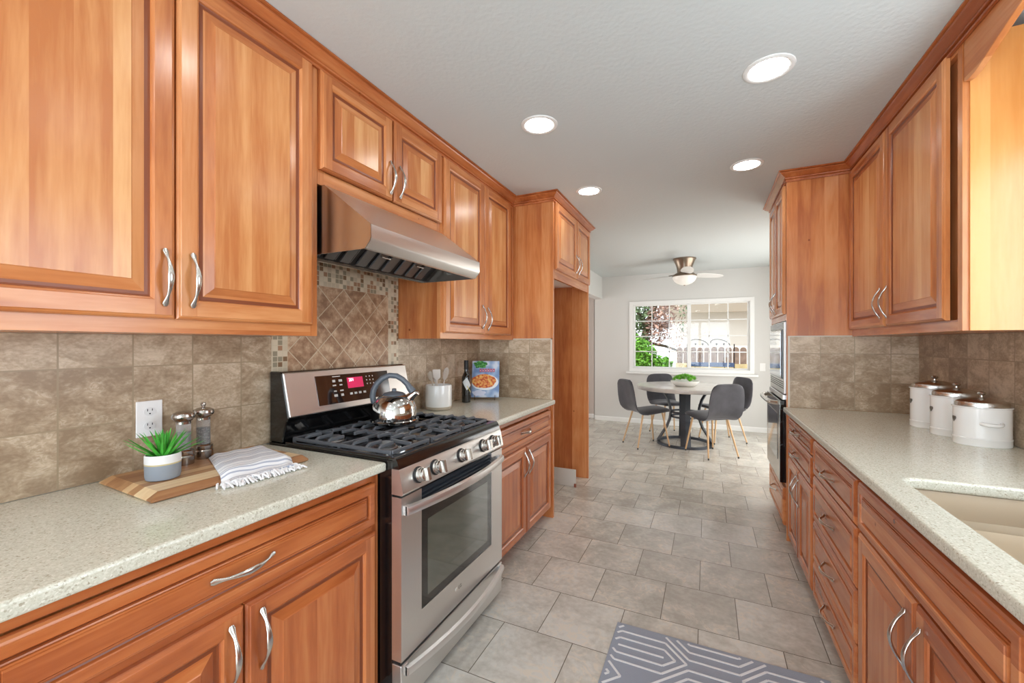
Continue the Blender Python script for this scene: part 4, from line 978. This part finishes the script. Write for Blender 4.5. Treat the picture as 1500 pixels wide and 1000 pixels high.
m.add(vs_, fs, [0 if i < NN * 2 // 3 + 3 else 0 for i in range(NN)])
m.build('label', simple('paper_label', srgb(214, 220, 222), .6), t, fix=False)
m = MB(); vs_, fs = [], []
for i in range(9):
    u = .034 * i / 8 - .0; zc = cz_ - .010 - u * 1.45
    vs_ += [on_b(cu_ - .000 + u, zc - .010), on_b(cu_ + u, zc)]
for i in range(8): fs.append((2 * i, 2 * i + 2, 2 * i + 3, 2 * i + 1))
m.add([(BX + (q[0] - BX) * 1.012, BY + (q[1] - BY) * 1.012, q[2]) for q in vs_], fs); m.build('gold_band', simple('gold_band', srgb(206, 190, 110), .4), t, fix=False)

# cookbook on a wire easel
c0 = Vector((-1.505, 2.740, ZC)); fz = Vector((-c0.x, -c0.y, 0)).normalized(); fa = math.atan2(-c0.x, -c0.y) - radians(8)
nrm = Vector((sin(fa), cos(fa), 0)) * -1
nrm = Matrix.Rotation(radians(-6), 3, 'Z') @ fz; rt_ = Vector((0, 0, 1)).cross(nrm) ; rt_.normalize()
upv = (Vector((0, 0, 1)) * cos(radians(16)) - nrm * sin(radians(16))); nn_ = upv.cross(rt_) * -1
BKT = Matrix.Identity(4)
for i, c_ in enumerate((rt_, upv, rt_.cross(upv))):
    for r in range(3): BKT[r][i] = c_[r]
for r, q in enumerate(c0 + nrm * .02 + Vector((0, 0, .022))): BKT[r][3] = q
t = thing('cookbook', tuple(c0 + Vector((0, 0, .02))), 'light blue cookbook with a baked pasta dish on the cover, propped on a wire stand', 'book')
bw_, bh_ = .205, .275
pages = MB().box(-bw_ / 2 + .004, bw_ / 2 - .003, .003, bh_ - .003, -.017, -.003); pages.build('pages', simple('paper_pages', srgb(235, 232, 222), .8), t, T=BKT)
m = MB(); m.box(-bw_ / 2, bw_ / 2, 0, bh_, -.003, 0, 0); m.box(-bw_ / 2, bw_ / 2, 0, bh_, -.020, -.017, 0); m.box(-bw_ / 2, -bw_ / 2 + .003, 0, bh_, -.017, -.003, 0)
def coverm():
    m, nt, p = newmat('cookbook_cover'); tc = nd(nt, 'ShaderNodeTexCoord'); nz = nd(nt, 'ShaderNodeTexNoise'); nz.inputs['Scale'].default_value = 14; nz.inputs['Detail'].default_value = 1
    nt.links.new(tc.outputs['Object'], nz.inputs['Vector'])
    nt.links.new(ramp(nt, nz.outputs['Fac'], [(.35, srgb(118, 148, 196)), (.5, srgb(160, 184, 216)), (.62, srgb(208, 218, 232))]), p.inputs['Base Color']); p.inputs['Roughness'].default_value = .25; return m
cv = m.build('cover', coverm(), t, T=BKT)
def foodm(name, stops, s_):
    m, nt, p = newmat(name); tc = nd(nt, 'ShaderNodeTexCoord'); nz = nd(nt, 'ShaderNodeTexNoise'); nz.inputs['Scale'].default_value = s_; nz.inputs['Detail'].default_value = 3
    nt.links.new(tc.outputs['Object'], nz.inputs['Vector']); nt.links.new(ramp(nt, nz.outputs['Fac'], stops), p.inputs['Base Color']); p.inputs['Roughness'].default_value = .3; return m
def disc(cx, cy, rx, ry_, w0, w1, clipx=bw_ / 2 - .001, ph=0, wob=0):
    m = MB(); n = 40; L_ = []
    for k in range(n):
        a = 2 * pi * k / n; r_ = 1 + wob * sin(5 * a + ph) + wob * .6 * sin(9 * a + 2)
        L_.append((max(-clipx, min(clipx, cx + rx * r_ * cos(a))), min(bh_ - .001, cy + ry_ * r_ * sin(a))))
    return m.prism(L_, 'Z', w0, w1)
disc(-.005, .112, .103, .060, .0001, .0006).build('cover_plate_print', simple('printed_white', srgb(236, 240, 244), .3), cv, T=BKT)
disc(-.012, .120, .092, .053, .0006, .0010, wob=.03).build('cover_dish_print', foodm('printed_pasta', [(.35, srgb(186, 66, 34)), (.5, srgb(226, 128, 58)), (.65, srgb(240, 196, 110))], 60), cv, T=BKT)
disc(-.040, .248, .050, .028, .0001, .0006, wob=.12).build('cover_herb_print', foodm('printed_herbs', [(.35, srgb(24, 92, 40)), (.5, srgb(60, 140, 62)), (.65, srgb(120, 190, 110))], 90), cv, T=BKT)
disc(-.045, .030, .050, .022, .0001, .0006, wob=.10).build('cover_napkin_print', simple('printed_napkin', srgb(206, 212, 232), .4), cv, T=BKT)
m = MB()
for k in range(6): m.box(-.046 + k * .020, -.031 + k * .020, .190, .215, .0010, .0013)
for k in range(6): m.box(-.042 + k * .020, -.036 + k * .020, .196, .206, .0013, .0015, 1)
m.build('cover_title_print', [simple('title_red', srgb(186, 70, 92), .4), simple('title_white', srgb(226, 200, 214), .4)], cv, T=BKT)
t = thing('book_stand', tuple(c0), 'small bronze wire easel holding the cookbook', 'stand')
m = MB(); G = lambda a, b, c_: tuple(BKT @ Vector((a, b, c_)))
for s_ in (-1, 1):
    p0 = Vector(G(s_ * .075, .0, .0)); foot = Vector((p0.x, p0.y, ZC + .0025)) + nrm * .018
    m.tube([Vector(G(s_ * .075, .20, -.0235)), Vector(G(s_ * .075, -.004, -.0235)), Vector(G(s_ * .075, -.004, .006)), Vector(G(s_ * .075, .014, .008))], .002, 8)
    m.tube([Vector(G(s_ * .075, -.004, -.0235)), foot + Vector((0, 0, .004)), foot], .002, 8)
    m.tube([Vector(G(s_ * .075, -.004, .006)), foot + nrm * .006], .002, 8)
top_ = Vector(G(0, .20, -.0235)); m.tube([Vector(G(-.075, .20, -.0235)), Vector(G(.075, .20, -.0235))], .002, 8); m.tube([Vector(G(-.075, -.004, -.0235)), Vector(G(.075, -.004, -.0235))], .002, 8)
m.tube([Vector(G(0, .16, -.0255)), Vector((c0.x, c0.y, ZC + .0025)) - nrm * .095], .002, 8)
m.build('wire_frame', simple('bronze_wire', srgb(120, 98, 70), .35, .9), t, smooth=60)

# canisters
def canister(x, y, h, r, label):
    t = thing('canister', (x, y, ZC), label, 'canister', 'white canister set')
    sy = .82
    MB().lathe([(r * .97, 0), (r, .003), (r, .026), (r * 1.012, .028), (r * 1.012, .032), (r * .985, .034), (r * .985, h - .006), (r * 1.03, h - .004), (r * 1.03, h), (r * .93, h), (r * .92, h - .01), (0, h - .012)], (x, y, ZC), 56, sy=sy).build('body', CERAM, t, smooth=35)
    lid = MB().lathe([(r * .93, h + .0005), (r * .93, h + .012), (r * .90, h + .018), (r * .72, h + .026), (r * .66, h + .027), (r * .40, h + .034), (r * .15, h + .037), (.006, h + .038), (.0055, h + .044), (.011, h + .047), (.015, h + .053), (.012, h + .058), (.004, h + .061), (0, h + .061)], (x, y, ZC), 56, sy=sy).build('lid', NICK, t, smooth=35)
    # heart medallion on the aisle side
    m = MB(); pts_ = []
    for k in range(28):
        a = 2 * pi * k / 28; pts_.append((16 * sin(a) ** 3 / 16 * .013, (13 * cos(a) - 5 * cos(2 * a) - 2 * cos(3 * a) - cos(4 * a)) / 16 * .013))
    vs_ = []
    for off_ in (.0005, .003):
        for u, v_ in pts_: ha = pi + radians(4) + u / r; vs_.append((x + (r * .985 + off_) * cos(ha), y + (r * .985 + off_) * sin(ha) * sy, ZC + h * .66 + v_))
    n = len(pts_); m.add(vs_, [tuple(range(n)), tuple(range(n, 2 * n))[::-1]] + [(i, (i + 1) % n, n + (i + 1) % n, n + i) for i in range(n)]); m.build('heart_badge', simple('pewter', srgb(120, 118, 112), .4, .8), t)
    for sg in (-1, 1):
        rr = r * .985 * sy; m = MB(); m.tube([(x + .030 * q, y + sg * (rr + (.021 * (1 - q ** 4) - .004)), ZC + h * .60 - .004 * (1 - q * q)) for q in [k / 7 for k in range(-7, 8)]], [.0075] * 15, 12); m.build('handle', CERAM, t, smooth=60)
canister(1.030, 2.788, .198, .093, 'tallest white canister with steel lid, farthest back in the row of three')
canister(1.030, 2.585, .180, .089, 'medium white canister with steel lid, middle of the row of three')
canister(1.030, 2.392, .160, .087, 'smallest white canister with steel lid, nearest the sink')

# ------------------------------------------------------------------ rug
def rug():
    x0, x1, y1, y0 = -.380, .430, 1.975, .55; t = thing('rug', ((x0 + x1) / 2, (y0 + y1) / 2, 0), 'blue-grey kitchen rug with a white geometric hexagon line pattern', 'rug')
    m = MB(); m.box(x0, x1, y0, y1, .0005, .008)
    base = m.build('pile', simple('rug_blue_grey', srgb(156, 163, 176), .95, bump=.6, bscale=500, var=.14), t, bevel=.003)
    m = MB(); bx0, bx1, by0, by1 = x0 + .014, x1 - .014, y0 + .014, y1 - .018; wd = .0095
    def clip(p, q):
        dx, dy = q[0] - p[0], q[1] - p[1]; t0, t1 = 0., 1.
        for pp, qq in ((-dx, p[0] - bx0), (dx, bx1 - p[0]), (-dy, p[1] - by0), (dy, by1 - p[1])):
            if abs(pp) < 1e-9:
                if qq < 0: return None
            else:
                r = qq / pp
                if pp < 0: t0 = max(t0, r)
                else: t1 = min(t1, r)
        if t0 >= t1: return None
        return (p[0] + dx * t0, p[1] + dy * t0), (p[0] + dx * t1, p[1] + dy * t1)
    def seg(p, q):
        c_ = clip(p, q)
        if c_: m.bar((c_[0][0], c_[0][1], .0082), (c_[1][0], c_[1][1], .0082), wd, .0016)
    fl_ = .0925
    def hexa(cx, cy, h):
        if h == 0: seg((cx - fl_, cy), (cx + fl_, cy)); return
        P_ = [(cx - fl_, cy + h), (cx + fl_, cy + h), (cx + fl_ + h * .95, cy), (cx + fl_, cy - h), (cx - fl_, cy - h), (cx - fl_ - h * .95, cy)]
        for k in range(6): seg(P_[k], P_[(k + 1) % 6])
    for i in range(-1, 3):
        for j in range(-5, 2):
            for h in (0, .047, .092): hexa(-.2565 + .56 * i, 1.826 + .345 * j, h)
            for h in (0, .049, .096, .143): hexa(.0235 + .56 * i, 1.9985 + .345 * j, h)
    m.build('line_pattern', simple('rug_white', srgb(226, 228, 230), .95), t)
rug()

# ------------------------------------------------------------------ dining set
TX, TY = -.27, 5.895
t = thing('dining_table', (TX, TY, 0), 'round dining table with a grey top and dark curved metal pedestal by the window', 'table')
m = MB(); m.lathe([(.575, .708), (.592, .712), (.597, .720), (.597, .752), (.592, .760), (0, .760)], (TX, TY, 0), 72); m.build('table_top', simple('weathered_grey_wood', srgb(208, 203, 196), .22, var=.07, bscale=12), t, smooth=35)
DKM = simple('dark_metal', srgb(72, 76, 82), .4, .6)
m = MB(); m.lathe([(.310, .0), (.345, .0), (.345, .032), (.310, .032), (.310, 0)], (TX, TY, 0), 56); m.build('base_ring', DKM, t, smooth=40)
m = MB()
for zz in (.345, .405): m.lathe([(.155, zz), (.170, zz), (.170, zz + .024), (.155, zz + .024), (.155, zz)], (TX, TY, 0), 48)
m.build('middle_ring', DKM, t, smooth=40)
for k in range(4):
    a = radians(-85 + 90 * k); d = Vector((cos(a), sin(a), 0)); m = MB()
    pr = [(.328, .030), (.275, .12), (.215, .22), (.180, .32), (.170, .40), (.178, .48), (.205, .58), (.25, .66), (.30, .704)]
    m.tube([Vector((TX, TY, 0)) + d * r + Vector((0, 0, z)) for r, z in pr], [(.018, .060)] * len(pr), 4, up=tuple(d)); m.build('leg', DKM, t)
m = MB(); m.lathe([(.33, .692), (.33, .7075), (0, .7075)], (TX, TY, 0), 40); m.build('top_plate', DKM, t)
# centre bowl
bx_, by_ = -.262, 5.80
t = thing('bowl_of_succulents', (bx_, by_, .760), 'shallow white bowl filled with green succulents on the dining table', 'bowl')
MB().lathe([(.095, 0), (.115, .003), (.150, .030), (.172, .062), (.172, .070), (.166, .070), (.160, .058), (0, .050)], (bx_, by_, .7602), 44).build('bowl', simple('stone_white', srgb(222, 220, 214), .5), t, smooth=40)
m = MB(); rnd = random.Random(21)
for k in range(44):
    a = rnd.uniform(0, 2 * pi); r = .135 * math.sqrt(rnd.random()); c0_ = (bx_ + r * cos(a), by_ + r * sin(a), .760 + .058)
    hh = .09 * (1 - (r / .15) ** 2) + .008
    for j in range(14):
        az = j * 2.4; el = radians(80 - 55 * j / 13); leaf(m, (c0_[0], c0_[1], c0_[2] + hh * .6), az, el, rnd.uniform(.038, .055), .010, radians(-15))
m.build('succulents', simple('bright_green_leaf', srgb(110, 178, 52), .5, var=.55, bscale=18), t, smooth=60)
# chairs
def velvet(name, c):
    m, nt, p = newmat(name); p.inputs['Base Color'].default_value = c; p.inputs['Roughness'].default_value = .8
    p.inputs['Sheen Weight'].default_value = .3; p.inputs['Sheen Roughness'].default_value = .4
    tc = nd(nt, 'ShaderNodeTexCoord'); nz = nd(nt, 'ShaderNodeTexNoise'); nz.inputs['Scale'].default_value = 7; nz.inputs['Detail'].default_value = 4; nt.links.new(tc.outputs['Object'], nz.inputs['Vector'])
    nt.links.new(ramp(nt, nz.outputs['Fac'], [(.35, tuple(x * .8 for x in c[:3]) + (1,)), (.65, tuple(x * 1.25 for x in c[:3]) + (1,))]), p.inputs['Base Color']); return m
VEL = velvet('charcoal_velvet', srgb(62, 61, 66)); LEGM = simple('wood_look_leg', srgb(206, 168, 124), .4); TIP = simple('leg_tip', srgb(60, 56, 52), .5)
def make_chair():
    t = thing('dining_chair', (0, 0, 0), '', 'chair', 'dining chairs')
    # local: front = +Y. one-piece shell drawn as cross-sections
    def shell(path, half, thick):
        m = MB(); n = len(path); K = 14; vs_, fs = [], []
        for side in (0, 1):
            for i, (y, z, hw, cup) in enumerate(path):
                py, pz = (path[min(i + 1, n - 1)][0] - path[max(i - 1, 0)][0]), (path[min(i + 1, n - 1)][1] - path[max(i - 1, 0)][1])
                l = math.hypot(py, pz) or 1; ny, nz_ = -pz / l, py / l
                for k in range(K + 1):
                    s = -1 + 2 * k / K; lift = cup * abs(s) ** 2.6
                    th = thick * (.5 if side else -.5) * (1 - .75 * abs(s) ** 6)
                    if i in (0, n - 1): th *= .35
                    vs_.append((hw * s, y + ny * (th + lift), z + nz_ * (th + lift)))
        N_ = n * (K + 1)
        for i in range(n - 1):
            for k in range(K):
                a = i * (K + 1) + k; fs.append((a, a + 1, a + K + 2, a + K + 1)); fs.append((N_ + a, N_ + a + K + 1, N_ + a + K + 2, N_ + a + 1))
            for k in (0, K):
                a = i * (K + 1) + k; fs.append((a, N_ + a, N_ + a + K + 1, a + K + 1))
        for i in (0, n - 1):
            for k in range(K): a = i * (K + 1) + k; fs.append((a, a + 1, N_ + a + 1, N_ + a))
        m.add(vs_, fs); return m
    seat = [(.235, .450, .150, .004), (.228, .462, .185, .004), (.20, .468, .205, .006), (.10, .462, .215, .010), (0, .455, .218, .016), (-.10, .452, .216, .024), (-.155, .460, .213, .030), (-.190, .480, .211, .034)]
    back = [(-.186, .476, .211, .034), (-.215, .515, .214, .036), (-.232, .560, .218, .034), (-.250, .640, .220, .028), (-.266, .720, .214, .022), (-.280, .790, .200, .018), (-.287, .830, .176, .014), (-.291, .850, .135, .010), (-.292, .855, .09, .006)]
    shell(seat, 0, .046).build('seat', VEL, t, smooth=60); shell(back, 0, .040).build('backrest', VEL, t, smooth=60)
    for sx in (-1, 1):
        for top, bot in (((.130, .150, .435), (.185, .215, 0)), ((.130, -.120, .430), (.190, -.225, 0))):
            m = MB(); p0 = Vector((sx * top[0], top[1], top[2])); p1 = Vector((sx * bot[0], bot[1], .02)); m.tube([p0, p1], [.0125, .0085], 14)
            lg = m.build('leg', LEGM, t, smooth=60)
            MB().tube([p1, Vector((sx * bot[0] * 1.003, bot[1] * 1.003, 0))], [.0088, .0088], 12).build('foot_tip', TIP, lg, smooth=60)
    m = MB()
    m.bar((-.135, .15, .435), (.135, .15, .435), .02, .008); m.bar((-.135, -.12, .430), (.135, -.12, .430), .02, .008); m.bar((0, -.12, .432), (0, .15, .435), .03, .008)
    m.build('under_frame', BLACKM, t)
    return t
def copy_tree(o, parent=None):
    c_ = o.copy(); col.objects.link(c_); c_.parent = parent
    if parent: c_.matrix_parent_inverse = o.matrix_parent_inverse.copy()
    for ch in o.children: copy_tree(ch, c_)
    return c_
ch0 = make_chair()
spots = [(-.715, 5.605, (.79, .61), 'dark velvet dining chair at the left of the table, seen from its side'),
         (-.50, 6.40, (.50, -.86), 'dark velvet dining chair behind the table, against the window side on the left'),
         (.035, 5.462, (-.58, .81), 'dark velvet dining chair nearest the camera with its back towards the kitchen'),
         (.175, 6.27, (-.86, -.50), 'dark velvet dining chair at the far right of the table')]
chairs = [ch0] + [copy_tree(ch0) for _ in spots[1:]]
for c_, (x, y, d, lb) in zip(chairs, spots):
    c_.location = (x, y, 0); c_.rotation_euler = (0, 0, math.atan2(d[1], d[0]) - pi / 2); c_['label'] = lb

# ------------------------------------------------------------------ ceiling fan
FX, FY = -.277, 6.02
t = thing('ceiling_fan', (FX, FY, CZ), 'brushed nickel ceiling fan with white blades and a glass bowl light above the table', 'ceiling fan')
BRN = simple('brushed_bronze_nickel', srgb(150, 134, 118), .3, .9)
MB().lathe([(.145, 0), (.145, -.012), (.135, -.022), (.118, -.06), (.100, -.11), (.092, -.16), (.092, -.185), (.12, -.20), (.150, -.222), (.156, -.235), (.150, -.242), (0, -.242)], (FX, FY, CZ), 48).build('motor_housing', BRN, t, smooth=40)
MB().lathe([(.150, -.2425), (.148, -.262), (.128, -.30), (.095, -.328), (.05, -.346), (.012, -.352), (0, -.352)], (FX, FY, CZ), 48).build('light_bowl', simple('frosted_glass_bowl', srgb(214, 212, 206), .3, 0, .3, emit=(1, .9, .78, 1), estr=.25), t, smooth=60)
MB().lathe([(.012, -.352), (.010, -.362), (0, -.364)], (FX, FY, CZ), 16).build('finial', BRN, t, smooth=60)
BLD = simple('white_blade', srgb(226, 224, 220), .35)
fd = Vector((-.4242, .9056, 0)); rd = Vector((.9056, .4242, 0))
for k in range(3):
    a = radians(-107 + 120 * k); d = rd * cos(a) + fd * sin(a); sdv = Vector((-d.y, d.x, 0)); tilt = .22
    m = MB(); vs_ = []; N = 14
    wv = [.050, .062, .068, .070, .071, .071, .070, .069, .067, .064, .060, .054, .045, .032, .010]
    for i in range(N + 1):
        r = .165 + (.60 - .165) * i / N; c0_ = Vector((FX, FY, CZ - .212)) + d * r
        for s_, zz in ((-1, -.003), (1, -.003), (1, .003), (-1, .003)): vs_.append(c0_ + sdv * s_ * wv[i] + Vector((0, 0, zz - s_ * wv[i] * tilt)))
    fs = [(0, 1, 2, 3), tuple(range(4 * N, 4 * N + 4))[::-1]]
    for i in range(N):
        for j in range(4): fs.append((4 * i + j, 4 * i + (j + 1) % 4, 4 * i + 4 + (j + 1) % 4, 4 * i + 4 + j))
    m.add(vs_, fs); bo = m.build('blade', BLD, t)
    m = MB(); m.bar(Vector((FX, FY, CZ - .205)) + d * .09, Vector((FX, FY, CZ - .208)) + d * .21, .05, .006); m.build('blade_arm', BRN, bo)
# wall plates beside the window
for x, z, lb in ((.735, .96, 'small white light switch plate on the back wall right of the window'),):
    t = thing('light_switch', (x, YB, z), lb, 'light switch')
    MB().box(x - .036, x + .036, YB - .006, YB - .0005, z - .058, z + .058).build('cover_plate', WHITE, t, bevel=.002)
    MB().box(x - .006, x + .006, YB - .012, YB - .0062, z - .012, z + .012).build('toggle', WHITE, t)

# ------------------------------------------------------------------ outside
gz = -.15
struct(MB().box(-14, 12, 7.7, 30, gz - .1, gz).build('ground', simple('pale_gravel', srgb(196, 188, 172), .9, var=.2, bscale=30)))
# neighbour house
t = thing('neighbor_house', (3, 13, gz), 'white neighboring house with a low eave seen through the right half of the window', 'house')
MB().box(-.95, 9, 12.5, 17, gz, 2.55).build('wall', simple('white_stucco', srgb(238, 232, 222), .9), t)
MB().box(-1.15, 9.2, 11.95, 12.0, 2.12, 2.42).build('fascia', simple('tan_fascia', srgb(150, 139, 124), .8), t)
MB().box(-1.15, 9.2, 12.0, 12.5, 2.36, 2.41).build('soffit', simple('tan_soffit', srgb(150, 134, 112), .8), t)
m = MB(); 
for k in range(14):
    y_, z_ = 11.90 + k * .30, 2.44 + k * .105; m.prism([(y_, z_), (y_ + .34, z_ + .115), (y_ + .34, z_ + .155), (y_, z_ + .045)], 'X', -1.2, 9.2)
m.build('roof', simple('pale_shingle', srgb(206, 196, 186), .9, var=.15, bscale=20), t)
# fence with dog-eared boards
t = thing('wooden_fence', (2, 9.7, gz), 'weathered wooden fence with rounded board tops behind the house window', 'fence')
FNC = simple('weathered_cedar', srgb(122, 104, 94), .9, var=.3, bscale=9)
m = MB(); x = -.60; rnd = random.Random(3)
while x < 5.2:
    w_ = .118; h = 1.235 + rnd.uniform(-.01, .01) + gz * 0; y0_ = 9.70 + rnd.uniform(0, .004)
    pts_ = [(x, gz), (x + w_, gz), (x + w_, h - .05), (x + w_ - .012, h - .022), (x + w_ - .035, h - .004), (x + w_ / 2, h), (x + .035, h - .004), (x + .012, h - .022), (x, h - .05)]
    m.prism(pts_, 'Y', y0_, y0_ + .018); x += w_ + .016
m.build('boards', FNC, t)
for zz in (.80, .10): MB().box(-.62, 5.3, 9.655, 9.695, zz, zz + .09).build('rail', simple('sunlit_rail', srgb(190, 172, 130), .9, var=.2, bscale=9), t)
# garden bench-like swing with iron scroll top and blue rail
t = thing('garden_bench', (-.05, 8.9, gz), 'blue-slatted garden bench with black iron scroll tops in front of the fence', 'bench')
BI = simple('black_iron', srgb(28, 30, 36), .5, .5); BLU = simple('navy_slat', srgb(58, 78, 112), .5)
MB().box(-.36, .46, 8.92, 8.95, .86, .945).build('back_slat', BLU, t, bevel=.004)
MB().box(-.36, .46, 8.60, 8.92, .30, .335).build('seat_slat', BLU, t, bevel=.004)
m = MB()
for x in (-.36, .46):
    m.tube([(x, 8.935, gz), (x, 8.935, 1.30)], .010, 8); m.tube([(x, 8.60, gz), (x, 8.60, .32)], .010, 8)
for x in (-.22, .30): m.tube([(x, 8.935, .32), (x, 8.935, .9)], .006, 8)
m.build('frame', BI, t, smooth=60)
for cx in (-.15, .22):
    m = MB(); m.tube([(cx + .165 * cos(a), 8.935, 1.30 + .085 * sin(a) - .03 * cos(a)) for a in [pi * 1.06 - pi * 1.06 * k / 16 for k in range(17)]], .007, 8)
    for dx in (-.06, .065): m.lathe([(0, -.016), (.014, -.010), (.019, 0), (.014, .010), (0, .016)], (cx + dx, 8.935, 1.30), 14)
    m.tube([(cx - .06, 8.935, 1.30), (cx - .06, 8.935, .93)], .004, 6); m.tube([(cx + .065, 8.935, 1.30), (cx + .065, 8.935, .93)], .004, 6)
    m.build('iron_scroll', BI, t, smooth=60)
# tree and shrub
def leaves(m, centre, rad, n, size, seed, hollow=.3):
    rnd = random.Random(seed)
    for _ in range(n):
        while True:
            q = Vector((rnd.uniform(-1, 1), rnd.uniform(-1, 1), rnd.uniform(-1, 1)))
            if hollow < q.length < 1: break
        p = Vector(centre) + Vector((q.x * rad[0], q.y * rad[1], q.z * rad[2])); a = Vector((rnd.gauss(0, 1), rnd.gauss(0, 1), rnd.gauss(0, 1))).normalized(); b = a.orthogonal().normalized()
        s = size * rnd.uniform(.6, 1.4); m.add([p - a * s, p + b * s * .45, p + a * s, p - b * s * .45], [(0, 1, 2, 3)])
t = thing('garden_tree', (-1.65, 10.3, gz), 'tree with sparse green and reddish brown foliage seen through the left half of the window', 'tree')
BARK = simple('bark', srgb(92, 82, 66), .9, var=.3, bscale=12)
m = MB(); m.tube([(-1.63, 10.3, gz), (-1.48, 10.3, 1.0), (-1.28, 10.25, 1.7), (-1.03, 10.2, 2.4), (-0.88, 10.2, 3.2)], [.10, .085, .07, .055, .03], 12)
m.tube([(-1.38, 10.28, 1.35), (-0.88, 10.2, 1.25), (-0.33, 10.1, 1.05)], [.04, .03, .012], 8); m.tube([(-1.28, 10.25, 1.7), (-1.58, 10.2, 2.2), (-1.78, 10.2, 2.8)], [.05, .035, .02], 8)
m.tube([(-1.03, 10.2, 2.4), (-0.58, 10.1, 2.6), (-0.28, 10.0, 2.9)], [.035, .02, .01], 8); m.build('trunk', BARK, t, smooth=60)
m = MB(); leaves(m, (-1.42, 10.2, 2.10), (.34, .4, .50), 520, .055, 2); leaves(m, (-1.42, 10.2, 1.50), (.22, .3, .50), 320, .05, 3); leaves(m, (-.50, 10.1, 2.2), (.10, .3, .7), 80, .04, 5)
m.build('green_foliage', simple('olive_leaf', srgb(96, 118, 84), .7, var=.4, bscale=6), t, fix=False)
m = MB(); leaves(m, (-.98, 10.15, 2.1), (.34, .4, .50), 430, .055, 7); leaves(m, (-1.05, 10.15, 1.65), (.34, .3, .36), 280, .05, 8); leaves(m, (-.62, 10.1, 1.7), (.22, .3, .7), 120, .035, 11)
m.build('brown_foliage', simple('reddish_leaf', srgb(158, 128, 116), .8, var=.4, bscale=6), t, fix=False)
t = thing('garden_shrub', (-1.2, 9.4, gz), 'bright green leafy shrub at the lower left of the window', 'shrub')
m = MB(); m.tube([(-1.25, 9.4, gz), (-1.3, 9.4, .5)], [.03, .015], 8); m.tube([(-1.2, 9.4, gz), (-.9, 9.4, .5)], [.02, .01], 8); m.build('stems', BARK, t)
m = MB(); leaves(m, (-1.30, 9.4, .90), (.34, .35, .50), 1500, .05, 31, 0); leaves(m, (-.86, 9.4, .80), (.20, .3, .26), 420, .05, 32, 0); leaves(m, (-1.38, 9.4, 1.22), (.22, .3, .3), 160, .045, 33, 0)
m.build('leaves', simple('shrub_leaf', srgb(92, 150, 40), .6, var=.5, bscale=9), t, fix=False)
